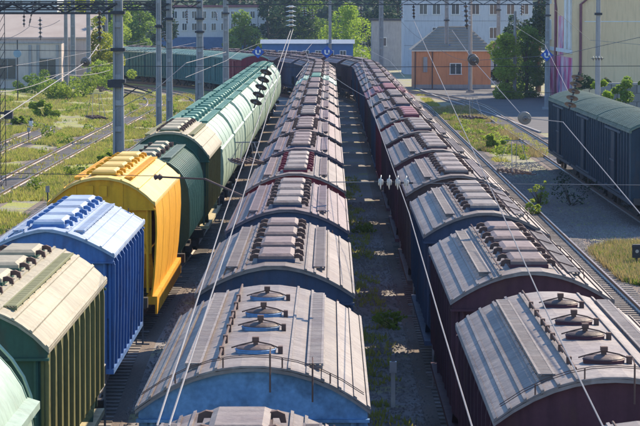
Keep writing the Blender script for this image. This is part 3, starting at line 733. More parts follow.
insul(P(291, 3, 63), P(291, 29, 63), 5, .135, M_insw, 'hanging grey insulator string at the top centre')
insul(P(465.5, 2, 74), P(467, 29, 74), 5, .14, M_insb, 'hanging dark insulator string left of the right concrete mast')
insul(P(374, 182, 45), P(413, 183, 45), 4, .13, M_insw, 'pale horizontal insulator string over the right row roofs')
insul(P(579, 72, 62), P(569, 110, 61.6), 5, .15, M_insb, 'dark insulator string in front of the boxcar roof')
insul(P(268, 66, 62.5), P(254, 108, 62), 5, .15, M_insb, 'dark insulator string in front of the mint wagons')
insul(P(99, 8, 66), P(100, 42, 66), 6, .1, M_insb, 'dark insulator string before the yellow green trees')
insul(P(40, 17, 119), P(40.5, 40, 119), 5, .12, M_insb, 'insulator string hanging before the beige building roof')
insul(P(24, 10, 119), P(24, 27, 119), 4, .09, M_insb, 'short insulator string at the far left under the beam')
insul(P(34, 2, 119), P(29, 26, 119), 3, .05, M_insb, 'slanted thin insulator left of the beige building')
insul(P(187, 9, 160), P(187, 24, 160), 5, .14, M_insb, 'insulator string between two masts at the top left')
insul(P(216, 12, 200), P(217, 21, 200), 4, .16, M_insb, 'small insulator string left of the gantry mast')
insul(P(304, 6, 140), P(305, 17, 140), 4, .14, M_insb, 'small insulator string right of the big hanging one')
insul(P(312, 8, 150), P(313, 20, 150), 4, .12, M_insb, 'small insulator string before the dark trees at top centre')
insul(P(361, 4, 140), P(361, 18, 140), 4, .10, M_insb, 'small insulator string above the short hanging wire')
insul(P(413.5, 4, 85), P(414, 19, 85), 4, .07, M_insb, 'thin insulator at the top of the crossing wire')
insul(P(402, 2, 200), P(402, 19, 200), 5, .16, M_insb, 'insulator string by the left edge of the apartment block')
insul(P(521.5, 3, 190), P(521.5, 16, 190), 4, .2, M_insb, 'insulator string above the leaning pole')
insul(P(591, 58.5, 171), P(604, 58.5, 171), 4, .16, M_insb, 'dark insulators across the round mast by the yellow wall')
insul(P(370, 91, 200), P(394, 90.5, 200), 6, .26, M_insb, 'black insulators in a row over the right row')
insul(P(163, 30, 150), P(166, 42, 150), 4, .13, M_insb, 'insulator string clamped to the thin mast')
# ring insulators seen end on
insul(P(471.5, 57.5, 74), P(475, 62, 72.9), 2, .15, M_insb, 'ring shaped insulator before the orange house')
insul(P(523, 117, 60.6), P(526, 119, 59.8), 2, .15, mat('sooty porcelain', (.16, .15, .15), .3, bump=0), 'ring shaped insulator above the road at right')
insul(P(86.5, 61, 60), P(84.5, 62.5, 59.2), 2, .11, M_insb, 'dark disc insulator before the beige building')

def section(px, py, d, w, label, up):
    c = P(px, py, d); t = thing('section_insulator', label, 'section insulator', c, R(12), 'section insulators on the contact wires')
    b = MB()
    for s in (-1, 1): b.tube([(s * .28, -w, .05), (s * .28, -w * .6, 0), (s * .28, w * .6, 0), (s * .28, w, .05)], .02, 5)
    link('runner', b, M_dsteel, t)
    for k in range(4):
        y = (-.6 + .4 * k) * w
        link('insulator_rod', MB().lathe([(.02, -.3), (.05, -.25), (.02, -.2), (.05, -.12), (.02, -.05), (.05, .03), (.02, .1), (.05, .18), (.02, .3)], (0, y, .05), (1, 0, .0), 8), M_rust, t)
    e = MB()
    for sx in (-.28, .28):
        for sy in (-w * .6, w * .6): e.tube([(sx, sy, 0), (sx * .5, sy * .25, up)], .01, 4)
    e.tube([(-.3, 0, up), (.3, 0, up)], .012, 4)
    link('dropper', e, M_wire, t)
section(96, 118, 105, 1.6, 'section insulator frame hanging over the grassy tracks at left', 1.0)
section(514, 173, 75, 1.3, 'section insulator frame hanging before the boxcars at right', .95)
section(471, 118, 110, 1.5, 'section insulator frame over the right row far end', .9)
section(247, 163, 62, 1.0, 'section insulator frame over the middle row roofs', .5)
# cantilever on the thick mast, steady arm in front of the mint wagons
t = thing('cantilever_bracket', 'hinged bracket arm on the thick mast left of the yellow wagon', 'bracket', P(121, 83, 119))
o0 = P(121, 83, 119)
link('top_tube', MB().tube([Vector((0, 0, 0)), P(152, 93, 119) - o0], .035), M_dsteel, t)
link('brace_tube', MB().tube([P(121, 99, 119) - o0, P(138, 87, 119) - o0], .03), M_dsteel, t)
link('clamp', MB().box(-.6, .05, -.3, .3, -.2, .15), M_dsteel, t)
t = thing('steady_arm', 'dark red steady arm reaching over the mint and green wagons', 'bracket', P(158, 177, 70)); o0 = P(158, 177, 70)
link('arm_tube', MB().tube([P(162, 177, 70) - o0, P(205, 179, 70) - o0, P(243, 196, 68) - o0], .028), M_rust, t)
link('end_clamp', MB().lathe([(.02, -.12), (.09, -.08), (.05, 0), (.1, .05), (.04, .12)], (0, 0, 0), (1, 0, 0), 10), M_rust, t)
# lattice signal mast at far left with lamp box
t = thing('lattice_mast', 'very thin dark lattice mast at the left edge of the photo', 'mast', (P(3.5, 186, 142).x, 142, 0)); b = MB()
for sx in (-.14, .14): b.box(sx - .018, sx + .018, -.02, .02, 0, 11)
for k in range(22): b.tube([(-.14, 0, k * .5), (.14, 0, k * .5 + .5)], .014, 4)
link('lattice', b, M_dsteel, t)
link('lamp_box', MB().box(.1, .55, -.25, .2, 3.75, 4.2).box(-.3, .12, -.1, .1, 4.0, 4.12), M_dsteel, t)
t = thing('pole_sign', 'round blue disc on a thin pole before the beige building', 'sign', (P(17.5, 60, 281).x, 281, 0))
link('pole', MB().tube([(0, 0, 0), (0, 0, 6.6)], .06, 8), M_dsteel, t)
link('disc', MB().lathe([(.42, 0), (.44, .03), (.42, .06)], (0, -.12, 5.1), (0, 1, 0), 20), mat('faded blue disc', (.22, .33, .45), .6), t)

def u_sign(px, py, d, diag, label, hang=None):
    c = P(px, py, d); h = diag / 2
    t = thing('diamond_sign', label, 'sign', (c.x, c.y - (.45 if hang is None else 0), c.z), 0, 'blue diamond signs')
    link('plate', MB().add([(-h, 0, 0), (0, 0, -h), (h, 0, 0), (0, 0, h), (-h, .04, 0), (0, .04, -h), (h, .04, 0), (0, .04, h)], [(0, 1, 2, 3), (7, 6, 5, 4), (0, 4, 5, 1), (1, 5, 6, 2), (2, 6, 7, 3), (3, 7, 4, 0)]), M_signb, t)
    u = MB(); s = h * .30; k = h * .12; y0, y1 = -.02, -.004
    u.box(-s - k, -s + k, y0, y1, -s * .3, s * 1.15); u.box(s - k, s + k, y0, y1, -s * .9, s * 1.15)
    n = 8
    for i in range(n):
        a0, a1 = math.pi + math.pi * i / n, math.pi + math.pi * (i + 1) / n
        q = [((s + k) * math.cos(a0), (s + k) * math.sin(a0) * .8 - s * .3), ((s + k) * math.cos(a1), (s + k) * math.sin(a1) * .8 - s * .3), ((s - k) * math.cos(a1), (s - k) * math.sin(a1) * .8 - s * .3), ((s - k) * math.cos(a0), (s - k) * math.sin(a0) * .8 - s * .3)]
        u.add([(x, y0, z) for x, z in q] + [(x, y1, z) for x, z in q], [(0, 1, 2, 3), (7, 6, 5, 4), (0, 4, 5, 1), (1, 5, 6, 2), (2, 6, 7, 3), (3, 7, 4, 0)])
    link('letter', u, M_white, t)
    if hang is not None: link('hanger', MB().tube([(0, .05, h * .9), (0, .05, hang - c.z)], .025, 6), M_dsteel, t)
    else: link('bracket', MB().box(-.1, .1, .04, .3, -.08, .08), M_dsteel, t)
u_sign(258, 52, 254.9, 1.25, 'blue diamond sign with white U above the far mint wagons', 10.35)
u_sign(327, 52, 254.9, 1.25, 'blue diamond sign with white U above the middle row', 10.35)
u_sign(449.5, 50.5, 326, 1.55, 'blue diamond sign with white U on the mast by the orange house')
u_sign(546.5, 55, 255, 1.25, 'blue diamond sign with white U left of the yellow building')

# ------------------------------------------------------------------ buildings
def win(t, x, z, w_, h_, y, fr=M_white, gl=M_glass, mull=1, axis='y'):
    f = MB(); e = .09
    def bx(x0, x1, z0, z1, d0, d1):
        if axis == 'y': f.box(x0, x1, y + d0, y + d1, z0, z1)
        else: f.box(y + d0, y + d1, x0, x1, z0, z1)
    bx(x - w_ / 2, x - w_ / 2 + e, z, z + h_, -.08, .02); bx(x + w_ / 2 - e, x + w_ / 2, z, z + h_, -.08, .02)
    bx(x - w_ / 2 + e, x + w_ / 2 - e, z + h_ - e, z + h_, -.08, .02); bx(x - w_ / 2 - .08, x + w_ / 2 + .08, z - .08, z, -.14, .02)
    bx(x - .035, x + .035, z, z + h_ - e, -.07, .02)
    o = link('window', f, fr, t); g = MB()
    if axis == 'y': g.box(x - w_ / 2 + .02, x + w_ / 2 - .02, y - .03, y - .01, z + .01, z + h_ - .02)
    else: g.box(y - .03, y - .01, x - w_ / 2 + .02, x + w_ / 2 - .02, z + .01, z + h_ - .02)
    link('pane', g, gl, o)
# orange house
M_or = mat('orange plaster', (.62, .27, .13), .85, (.5, .2, .1), .6, .5, .3, .15, .2)
M_tile = mat('mossy grey green roof tiles', (.25, .245, .215), .85, (.17, .17, .155), .7, 1, 0, .3, .3)
hx0, hx1, hy = (414 - 320) * 325 / F, (490.5 - 320) * 325 / F, 325.0
he = zat(50, hy)
t = thing('orange_house', 'small orange house with a mossy hipped roof', 'house', (0, 0, 0))
link('wall', MB().box(hx0, hx1, hy, hy + 9, -.1, he), M_or, t)
rf = MB(); rz = zat(26, hy + 4.5); xm0, xm1 = hx0 + 3.3, hx1 - 2.6; e = .4
rf.add([(hx0 - e, hy - e, he), (hx1 + e, hy - e, he), (hx1 + e, hy + 9 + e, he), (hx0 - e, hy + 9 + e, he), (xm0, hy + 4.5, rz), (xm1, hy + 4.5, rz)], [(0, 1, 5, 4), (1, 2, 5), (2, 3, 4, 5), (3, 0, 4), (3, 2, 1, 0)])
ro = link('roof', rf, M_tile, t)
cs = MB()
for k in range(9):                         # tile courses on the front slope
    f = (k + .5) / 9; xa = hx0 - e + (xm0 - hx0 + e) * f; xb = hx1 + e + (xm1 - hx1 - e) * f; y = hy - e + (4.5 + e) * f; z = he + (rz - he) * f
    cs = MB().box(xa, xb, y - .05, y + .05, z - .02, z + .07); link('tile_course', cs, M_tile, ro)
link('plinth', MB().box(hx0 - .05, hx1 + .05, hy - .06, hy, -.1, .5), M_conc, t)
link('eave_board', MB().box(hx0 - .3, hx1 + .3, hy - .3, hy - .2, he - .16, he - .01), M_white, t)
win(t, (455.5 - 320) * 325 / F, zat(74, hy), 1.5, zat(63, hy) - zat(74, hy), hy, M_white)
link('meter_box', MB().box(13.0, 13.5, hy - .25, hy, zat(72, hy), zat(57, hy)), M_conc, t)
for xx in (hx0 + .15, hx0 + 2.3): link('drainpipe', MB().tube([(xx, hy - .1, 0), (xx, hy - .1, he - .2)], .07, 8), M_rust, t)
# grey apartment block
M_apt = mat('pale grey panel wall', (.50, .52, .55), .85, (.42, .44, .48), .7, .3, .3, .1, .1)
t = thing('apartment_block', 'pale grey apartment block behind the orange house', 'building')
ax0, ax1, ay = (404 - 320) * 400 / F, (532 - 320) * 400 / F, 400.0
link('wall', MB().box(ax0, ax1, ay, ay + 14, -.1, 22), M_apt, t)
for r_, zz in enumerate((zat(14, ay), zat(38, ay), zat(-12, ay))):
    for px in (423, 436, 455, 475, 493, 510, 524):
        if r_ == 1 and px in (423, 455, 475): continue
        win(t, (px - 320) * ay / F, zz, 1.3, 1.7, ay)
for zz in (4.4, 8.2, 12.0, 15.8): link('panel_joint', MB().box(ax0, ax1, ay - .03, ay - .002, zz, zz + .09), M_conc, t)
link('roof_slab', MB().box(ax0 - .4, ax1 + .4, ay - .4, ay + 14.4, 22, 22.3), M_conc, t)
# low annex between
t = thing('tin_shed', 'low shed with a reddish tin roof behind the willow', 'shed')
link('wall', MB().box(22, 29, 348, 354, -.1, 4.6), M_apt, t)
link('roof', MB().extr([(21.6, 4.6), (25.5, 6.2), (29.4, 4.6)], 347.5, 354.5), M_roofd, t)
win(t, 24, 1.6, 1.4, 1.5, 348)
# yellow building
M_yb = mat('yellow plaster', (.86, .61, .36), .88, (.78, .52, .29), .7, .25, .25, .1, .15)
def graffiti():
    m = mat('painted wall lettering shapes', (.66, .05, .20), .7, (.75, .72, .70), 1, .3, 0, .1, .1, spots=(.08, .10, .25), spot_amt=.8, spot_scale=.4); return m
t = thing('yellow_building', 'big plain yellow building with sprayed magenta lower corner', 'building')
yx, yy0, yy1 = 25.9, 265.0, 296.0
link('wall', MB().box(yx, 62, yy0, yy1, -.1, 22), M_yb, t)
link('sprayed_band', MB().box(yx - .03, yx - .004, yy0 + .1, yy1 - .5, .3, 4.9), graffiti(), t)
link('sprayed_tag', MB().box(yx - .03, yx - .004, 275, 281, 4.95, 9.2), graffiti(), t)
link('string_course', MB().box(yx - .14, yx - .005, yy0 + .1, yy1, 5.35, 5.75), M_white, t)
for ya, yb in ((266.0, 268.0), (270.0, 272.4)): link('pilaster', MB().box(yx - .2, yx - .005, ya, yb, 5.8, 21.5), M_white, t)
for z in (6.6, 10.6, 14.6):
    for y in (284.5, 290): win(t, y, z, 1.5, 2.2, yx, axis='x')
link('downpipe', MB().tube([(26.7, yy0 - .12, .2), (26.7, yy0 - .12, 10.4), (27.3, yy0 - .3, 10.9), (27.6, yy0 - .3, 21.6)], .14, 8), M_roofd, t)
link('downpipe', MB().tube([(yx - .15, 282.6, .2), (yx - .15, 282.6, 10.0), (yx - .15, 284, 11.6)], .16, 8), M_roofd, t)
link('cornice', MB().box(yx - .4, 62.4, yy0 - .4, yy1 + .4, 22, 22.5), M_white, t)
link('wall_joint', MB().box(yx + 1.2, 62, yy0 - .02, yy0 - .003, 8.6, 8.68), M_white, t)
# stone wall before it
t = thing('stone_wall', 'grey block wall below the yellow building', 'wall')
M_stone = mat('grey wall block', (.27, .27, .27), .9, (.2, .2, .2), .7, 1.2, 0, .3, .4, rnd=.25)
wy = 185.0; x0 = (598 - 320) * wy / F; bk = MB().box(-.44, .44, -.2, .2, 0, .58).mesh('block')
link('core', MB().box(x0, x0 + 16, wy - .1, wy + .14, 0, 4.3), M_stone, t)
for r_ in range(3):
    for c in range(16):
        link('block', bk, M_stone, t, (x0 + .45 + c * .92 + (.46 if r_ % 2 else 0), wy - .02 + random.uniform(-.02, .02), 2.6 + r_ * .61))
for c in range(8): link('coping', MB().box(-.97, .97, -.28, .28, 0, .12), M_conc, t, (x0 + 1 + c * 2.0, wy, 4.43))
# beige depot at left
M_dep = mat('beige depot wall', (.58, .50, .44), .88, (.48, .40, .36), .7, .4, .3, .12, .15)
M_depr = mat('pale brown depot roof', (.42, .36, .31), .8, (.34, .28, .24), .7, .4, 0, .15, .15)
t = thing('depot_building', 'beige depot building with a pale brown roof at far left', 'building')
dx0, dx1, dy = -52.0, (62 - 320) * 326 / F, 326.0
link('front_block', MB().box(dx0, dx1, dy, dy + 6, -.1, zat(43.5, dy)), M_dep, t)
link('parapet', MB().box(dx0, dx1 + .15, dy - .15, dy + .25, zat(43.5, dy), zat(42, dy)), M_conc, t)
bx1 = (90 - 320) * 336 / F; ez, rz2 = zat(38, 332), zat(15.5, 345)
link('wall', MB().extx([(dy + 6.02, -.1), (dy + 28, -.1), (dy + 28, ez), (dy + 19, rz2), (dy + 6.02, ez)], dx0, bx1), M_dep, t)
link('roof', MB().extx([(dy + 5.5, ez - .1), (dy + 19, rz2 + .05), (dy + 28.6, ez - .2), (dy + 28.6, ez), (dy + 19, rz2 + .3), (dy + 5.5, ez + .12)], dx0, bx1 + .4), M_depr, t)
for px in (30.5, 38.5, 58): xx = (px - 320) * dy / F; link('pilaster', MB().box(xx - .18, xx + .18, dy - .16, dy - .003, 0, zat(45, dy)), M_conc, t)
for px in (8, 48): win(t, (px - 320) * dy / F, 1.2, 2.2, 2.6, dy, M_conc)
# pale building in the far centre, block at far left top, blue shed
t = thing('office_building', 'pale long building with rows of small windows, far behind the masts', 'building')
py_, px0, px1 = 470.0, (160 - 320) * 470 / F, (268 - 320) * 470 / F
link('wall', MB().box(px0, px1, py_, py_ + 12, -.1, zat(7, py_)), mat('pale plaster', (.60, .58, .58), .85, (.5, .49, .5), .6, .4, .3, .1, .1), t)
link('roof', MB().box(px0 - .5, px1 + .5, py_ - .5, py_ + 12.5, zat(7, py_), zat(5, py_)), M_roofd, t)
link('base_band', MB().box(px0, px1, py_ - .25, py_ - .003, -.1, zat(37, py_)), mat('blue base band', (.10, .17, .32), .7), t)
for r_ in (11, 23):
    for k in range(11):
        zz = zat(r_ + 7, py_); win(t, px0 + 1 + k * (px1 - px0 - 2) / 10, zz, .95, 1.3, py_)
t = thing('blue_shed', 'long low blue trackside shed with a pale roof', 'shed')
sy = 440.0; sx0, sx1 = (262 - 320) * sy / F, (353 - 320) * sy / F
link('wall', MB().box(sx0, sx1, sy, sy + 5, -.1, zat(43.5, sy)), mat('blue shed wall', (.06, .15, .36), .7), t)
link('roof', MB().extx([(sy - .6, zat(43.5, sy)), (sy + 5.5, zat(43.5, sy)), (sy + 2.5, zat(39.5, sy))], sx0 - .3, sx1 + .3), mat('pale blue roof', (.24, .31, .40), .6), t)
for k in range(7): win(t, sx0 + 1.2 + k * 2.1, 2.0, 1.1, 1.1, sy)
t = thing('tower_block', 'dim grey block at the top left above the depot', 'building')
link('wall', MB().box(-85, (58 - 320) * 520 / F, 520, 535, -.1, 18), M_apt, t)
link('roof_slab', MB().box(-85.4, (58 - 320) * 520 / F + .4, 519.6, 535.4, 18, 18.4), M_conc, t)
for r_ in range(4):
    for k in range(8): win(t, -82 + k * 3.6, 3 + 3.6 * r_, 1.5, 1.8, 520)
t = thing('pump_house', 'grey concrete kiosk right of the lime tree', 'building')
link('wall', MB().box(8.6, 14.5, 430, 436, -.1, 8.2), M_conc, t); link('roof', MB().box(8.3, 14.8, 429.7, 436.3, 8.2, 8.5), M_dsteel, t); win(t, 10.5, 4, 1.2, 1.4, 430)

# ------------------------------------------------------------------ trees and plants
def leaf_mesh(clumps, n, size, name='crown', flat=.5, seed=0):
    rng = random.Random(seed); v = []; f = []
    tot = sum(c[3] ** 2 for c in clumps)
    for cx, cy, cz, r in clumps:
        for _ in range(int(n * r * r / tot)):
            u = Vector((rng.gauss(0, 1), rng.gauss(0, 1), rng.gauss(0, 1))).normalized() * (r * rng.uniform(.55, 1.08) ** .7)
            c = Vector((cx, cy, cz)) + Vector((u.x, u.y, u.z * .85))
            a = Vector((rng.uniform(-1, 1), rng.uniform(-1, 1), rng.uniform(-.6, .6))).normalized(); b = a.cross(Vector((rng.uniform(-1, 1), rng.uniform(-1, 1), rng.uniform(-1, 1)))).normalized()
            s = size * rng.uniform(.6, 1.35); o = len(v)
            v += [tuple(c - a * s), tuple(c - b * s * flat), tuple(c + a * s), tuple(c + b * s * flat)]; f.append((o, o + 1, o + 2, o + 3))
    m = bpy.data.meshes.new(name); m.from_pydata(v, [], f); m.materials.append(None); return m
M_bark = mat('bark', (.10, .075, .055), .9, bump=.4)
def tree(x, y, h, rad, m, label, n=5000, size=.22, seed=1, low=.25, name='tree', nc=16, group='background trees', wid=1.0):
    rng = random.Random(seed); t = thing(name, label, 'tree', (x, y, 0), 0, group)
    cl = []
    for i in range(nc):
        f = rng.uniform(0, 1); z = h * (low + (1 - low) * f) - rad * .25; k = math.sin(math.pi * min(1, .18 + f * .78)) ** .7
        a = rng.uniform(0, 6.28); q = rad * k * rng.uniform(.2, .85); r = rad * rng.uniform(.26, .5) * (.6 + .4 * k)
        cl.append((q * math.cos(a) * wid, q * math.sin(a), z, r))
    b = MB(); b.tube([(0, 0, -.2), (.1, 0, h * .3), (-.05, .1, h * .55), (0, 0, h * .8)], h * .025, 8, h * .006)
    for c in cl[:7]: b.tube([(0, 0, h * rng.uniform(.2, .45)), (c[0] * .5, c[1] * .5, c[2] * .75), (c[0], c[1], c[2])], h * .01, 5, h * .003)
    link('trunk', b, M_bark, t); link('crown', leaf_mesh(cl, n, size, seed=seed), m, t); return t
LF_y = leafm('yellow green leaves', (.42, .46, .05)); LF_l = leafm('lime leaves', (.33, .46, .04)); LF_d = leafm('dark blue green leaves', (.035, .07, .035))
LF_g = leafm('mid green leaves', (.18, .28, .05)); LF_w = leafm('willow leaves', (.34, .45, .06)); LF_b = leafm('weed leaves', (.27, .36, .05))
def tx(px, d): return (px - 320) * d / F
tree(tx(80, 368), 368, 12.0, 4.4, LF_y, 'yellow green tree behind the depot gable', 4200, .22, 11)
tree(tx(99, 338), 338, 9.4, 3.0, LF_y, 'yellow green tree left of the thick mast', 9000, .18, 12, low=.05, nc=28)
tree(tx(118, 430), 430, 12, 4.2, LF_w, 'mid green tree behind the thick mast', 4200, .26, 13)
tree(tx(140, 440), 440, 11.5, 4.6, LF_g, 'dark tree right of the thick mast', 4200, .28, 14)
tree(tx(157, 455), 455, 12.5, 4.4, LF_d, 'dark tree behind the thin mast', 4200, .28, 15)
for i, (px, d, h, r, m, lb) in enumerate(((245, 455, 10.5, 4.4, LF_g, 'dark tree at the right end of the pale long building'), (268, 460, 14, 5, LF_d, 'dark tree left of the hanging grey insulator'), (288, 470, 13, 5, LF_d, 'dark tree behind the hanging grey insulator'),
                                          (309, 475, 13, 4.8, LF_g, 'mid green tree left of the lime tree'), (381, 470, 14, 4.5, LF_d, 'dark tree right of the lime tree'), (398, 480, 15, 4.5, LF_d, 'dark tree at the left edge of the apartment block'))):
    tree(tx(px, d), d, h, r, m, lb, 4200, .3, 20 + i, low=.1)
tree(tx(347, 452), 452, 11.3, 5.4, LF_l, 'bright lime green tree at the top centre', 7500, .24, 31, low=.12, nc=22)
tree(tx(506, 287), 287, 8.4, 2.6, LF_w, 'pale green willow by the leaning pole', 7500, .15, 41, low=.05, nc=17)
tree(tx(526, 291), 291, 8.2, 2.9, LF_g, 'darker green tree right of the willow', 7500, .15, 46, low=.03, nc=17)
tree(tx(538, 312), 312, 14.5, 3.6, LF_d, 'tall dark tree left of the yellow building', 6000, .2, 43, low=.15, nc=22)
tree(tx(513, 330), 330, 9.5, 2.6, LF_d, 'dark tree behind the willow', 4000, .2, 44, low=.1)

def plant(px, d, h, r, m, label, n=500, size=.09, seed=1, z=0, name='shrub', cat='shrub', group='shrubs and weeds'):
    rng = random.Random(seed); t = thing(name, label, cat, (tx(px, d), d, z), 0, group)
    cl = [(rng.gauss(0, .5) * r, rng.gauss(0, .5) * r, h * rng.uniform(.12, .95) ** 1.2, r * rng.uniform(.14, .42)) for _ in range(14)]
    b = MB()
    for c in cl[:6]: b.tube([(0, 0, -.05), (c[0] * .6, c[1] * .6, c[2] * .6), c[:3]], .015 + .01 * h, 5, .006)
    link('stems', b, M_bark, t); link('foliage', leaf_mesh(cl, n, size, 'foliage', .55, seed), m, t)
sh = [(56, 285, 2.0, 2.2, LF_b, 'low green shrub left of the twin masts'), (68, 283, 2.4, 2.4, LF_b, 'wide green shrub below the twin masts'), (82, 290, 2.6, 2.0, LF_b, 'green shrub right of the twin masts'), (100, 312, 3.4, 2.3, LF_w, 'tall bright shrub before the teal wagons'), (110, 318, 3.0, 1.8, LF_w, 'bright shrub touching the thick mast'),
      (45, 236, 1.5, 1.1, LF_b, 'single bush beside the curved rails'), (38, 305, 2.4, 1.8, LF_g, 'dark shrub against the depot front'), (28, 310, 1.8, 1.5, LF_g, 'dark weed against the depot wall'), (106, 158, 1.0, .55, LF_b, 'small bush at the foot of the thick mast'), (38, 138, .8, .6, LF_b, 'weed growing between the grassy tracks'), (68, 150, .6, .5, LF_b, 'small weed by the first grassy track'), (20, 220, .7, .8, LF_b, 'flat weed near the white marker post'),
      (540, 128, 1.2, .45, LF_w, 'bright upright weed beside the boxcar shadow'), (532, 122, .9, .4, LF_w, 'low bright weed left of the upright one'), (572, 128, 1.4, 1.1, LF_d, 'dark bush under the far boxcar'), (492, 180, 1.0, .6, LF_w, 'small bright weed by the right hand track'), (397, 78, .5, .45, LF_b, 'leafy weed in the gap right of the middle row'), (362, 112, .5, .4, LF_b, 'small weed deep in the gap between the rows'),
      (624, 182, 5.2, 1.2, LF_g, 'bush above the block wall at right'), (607, 181, 4.9, .9, LF_l, 'yellow flowering bush above the block wall'), (583, 200, 4.6, 1.6, LF_d, 'dark bush behind the boxcar roof')]
for i, (px, d, h, r, m, lb) in enumerate(sh): plant(px, d, h, r, m, lb, 1500 if d > 150 else 350, .14 if d > 150 else .07, 60 + i)

wr = random.Random(5); wc = []
for k in range(230):
    x, y = (wr.uniform(-46, -10), wr.uniform(115, 310)) if k < 190 else (wr.uniform(11, 14), wr.uniform(168, 250))
    if min(abs(x - q - .004 * (y - 45)) for q in (-12.9, -17.8, -22.4)) < 1.0: continue
    q = wr.uniform(.15, .55) * (1.5 if wr.random() < .2 else 1)
    for j in range(3): wc.append((x + wr.uniform(-q, q), y + wr.uniform(-q, q), q * wr.uniform(.2, 1.0), q * wr.uniform(.4, .8)))
kind(link('weeds', leaf_mesh(wc, 15000, .11, 'weeds', .5, 77), LF_b), 'stuff')
# grass tufts and loose stones (too many to count)
def tufts(name, areas, n, hmin, hmax, m, seed):
    rng = random.Random(seed); v = []; f = []
    for _ in range(n):
        x0, x1, y0, y1 = rng.choice(areas); x, y = rng.uniform(x0, x1), rng.uniform(y0, y1)
        if math.sin(x * 1.1 + 2 * math.sin(y * .21)) + math.sin(y * .37 + x * .3) < -.75: continue
        for X in (-12.9, -17.8, -22.6):
            if abs(x - X - .004 * (y - 45)) < 1.1 and y < 235 and rng.random() < .88: break
        else:
            for k in range(7):
                a = rng.uniform(0, 6.28); h = rng.uniform(hmin, hmax); q = rng.uniform(0, .22); bx, by = x + q * math.cos(a), y + q * math.sin(a); o = len(v); w_ = .035
                v += [(bx - w_ * math.sin(a), by + w_ * math.cos(a), 0), (bx + w_ * math.sin(a), by - w_ * math.cos(a), 0), (bx + .5 * h * math.cos(a), by + .5 * h * math.sin(a), h)]; f.append((o, o + 1, o + 2))
    me = bpy.data.meshes.new(name); me.from_pydata(v, [], f); me.materials.append(None); return kind(link(name, me, m), 'stuff')
GR_ = mat('grass blades', (.44, .42, .10), .8, (.24, .29, .06), .9, .5, 0, .2, 0, trans=.4)
tufts('grass', [(-40, -9.8, 110, 300), (-30, -10, 110, 220)], 42000, .08, .30, GR_, 3)
GD_ = mat('dry grass blades', (.42, .34, .15), .8, (.28, .22, .09), .9, .5, 0, .2, 0, trans=.3)
tufts('dry_grass', [(-40, -9.8, 105, 300), (10.8, 14, 75, 106), (11, 15, 170, 260)], 15000, .1, .4, GD_, 13)
GG_ = mat('fresh grass blades', (.17, .28, .03), .8, (.10, .17, .02), .9, .5, 0, .2, 0, trans=.4)
tufts('fresh_grass', [(-40, -9.8, 105, 300), (11, 13.5, 80, 106), (11, 14, 172, 250)], 18000, .06, .3, GG_, 14)
tufts('grass', [(10.9, 13.6, 70, 106), (11, 16, 172, 240), (11.2, 12.2, 165, 300)], 4500, .06, .22, GR_, 4)
tufts('grass', [(1.2, 2.1, 45, 150)], 500, .05, .2, GR_, 5)
def stones(areas, n, seed):
    rng = random.Random(seed); v = []; f = []
    for _ in range(n):
        x0, x1, y0, y1 = rng.choice(areas); x, y = rng.uniform(x0, x1), rng.uniform(y0, y1); s = rng.uniform(.025, .06)
        o = len(v); v += [(x + s * rng.uniform(.6, 1.3), y, 0), (x, y + s, 0), (x - s * rng.uniform(.6, 1.3), y, 0), (x, y - s, 0), (x + rng.uniform(-.4, .4) * s, y + rng.uniform(-.4, .4) * s, s * rng.uniform(.7, 1.2))]
        f += [(o, o + 1, o + 4), (o + 1, o + 2, o + 4), (o + 2, o + 3, o + 4), (o + 3, o, o + 4)]
    me = bpy.data.meshes.new('ballast_stones'); me.from_pydata(v, [], f); me.materials.append(None)
    return kind(link('ballast_stones', me, mat('loose ballast stone', (.30, .275, .26), .9, (.16, .14, .13), .9, 5, 0, .3, 0)), 'stuff')
stones([(.5, 2.7, 50, 130), (-4.7, -2.4, 50, 150), (7.6, 14, 78, 130), (10.5, 16, 95, 150), (10.5, 14, 100, 165)], 34000, 8)

# far wood and hill
rng = random.Random(99); cl = []
for i in range(150):
    x = -150 + 300 * i / 150 + rng.uniform(-3, 3)
    for k in range(2): cl.append((x, 600 + rng.uniform(-14, 14), rng.uniform(2, 14), rng.uniform(4, 7)))
kind(link('far_wood', leaf_mesh(cl, 26000, .9, 'far_wood', .6, 5), LF_d), 'stuff')
hv = []; hf = []; nx, ny = 60, 8
for j in range(ny + 1):
    for i in range(nx + 1):
        x = -400 + 800 * i / nx; hv.append((x, 640 + 60 * j, -1 + 46 * math.sin(min(1, j / 5) * math.pi / 2) * (.8 + .2 * math.sin(x * .02 + 1) + .06 * math.sin(x * .11 + j))))
for j in range(ny):
    for i in range(nx): a = j * (nx + 1) + i; hf.append((a, a + 1, a + nx + 2, a + nx + 1))
kind(link('hill', MB().add(hv, hf), mat('wooded hillside', (.045, .075, .04), .95, (.025, .04, .025), 1, .08, 0, .5, .5)), 'structure')

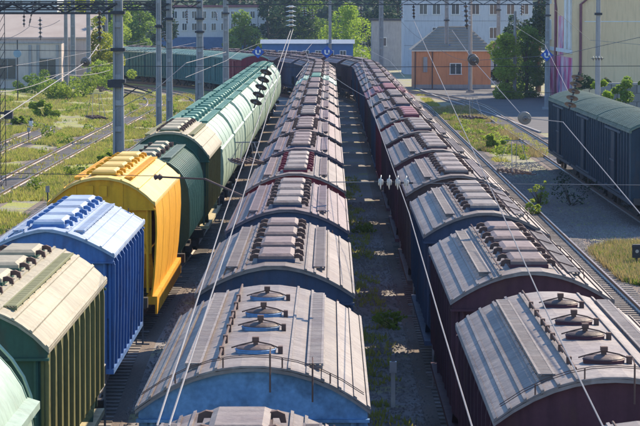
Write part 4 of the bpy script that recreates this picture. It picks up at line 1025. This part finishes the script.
# small trackside things
t = thing('marker_post', 'white concrete post with a box cap in the gap between rows', 'post', P(393, 409, 62.3))
t.location.z = 0
link('post', MB().box(-.05, .05, -.05, .05, -.05, .85), M_white, t); link('cap_box', MB().box(-.085, .085, -.08, .08, .85, 1.12), M_white, t); link('tip', MB().box(-.04, .04, -.04, .04, 1.12, 1.3), M_conc, t)
t = thing('marker_post', 'white marker post with a dark band in the grass at left', 'post', (tx(31, 214), 214, 0))
link('post', MB().box(-.16, .16, -.12, .12, -.05, .6), M_white, t); link('cap', MB().box(-.1, .1, -.09, .09, .6, .85), M_dsteel, t)
t = thing('ground_signal', 'small dark ground signal at the right edge of the photo', 'signal', (tx(638, 97), 97, 0))
link('post', MB().tube([(0, 0, 0), (0, 0, .35)], .05, 8), M_dsteel, t); link('lamp_head', MB().box(-.16, .16, -.12, .12, .35, .85).box(-.2, .2, -.16, -.12, .75, .82), M_dsteel, t); link('lens', MB().lathe([(.07, 0), (.06, .02)], (0, -.12, .6), (0, -1, 0), 10), M_insw, t)
for px, d, lb in ((106.5, 152, 'small track indicator between the masts and the second track'), (47, 126, 'thin stake beside the first grassy track'), (28.5, 190, 'thin stake standing in the left grass')):
    t = thing('track_marker', lb, 'marker', (tx(px, d), d, 0)); link('stake', MB().box(-.03, .03, -.03, .03, 0, 1.1), M_dsteel, t); link('plate', MB().box(-.1, .1, -.05, -.03, .8, 1.12), M_conc, t)

# ------------------------------------------------------------------ haze
hz = MB().box(-420, 420, -12, 1200, -1.2, 60)
ho = kind(link('haze', hz, None), 'stuff')
hm = bpy.data.materials.new('summer haze'); hm.use_nodes = True; n = hm.node_tree; n.nodes.remove(n.nodes['Principled BSDF'])
pv = n.nodes.new('ShaderNodeVolumePrincipled'); pv.inputs['Color'].default_value = (.45, .66, 1, 1); pv.inputs['Density'].default_value = .0001; pv.inputs['Anisotropy'].default_value = .2
n.links.new(pv.outputs[0], n.nodes['Material Output'].inputs['Volume'])
ho.data.materials.clear(); ho.data.materials.append(hm)
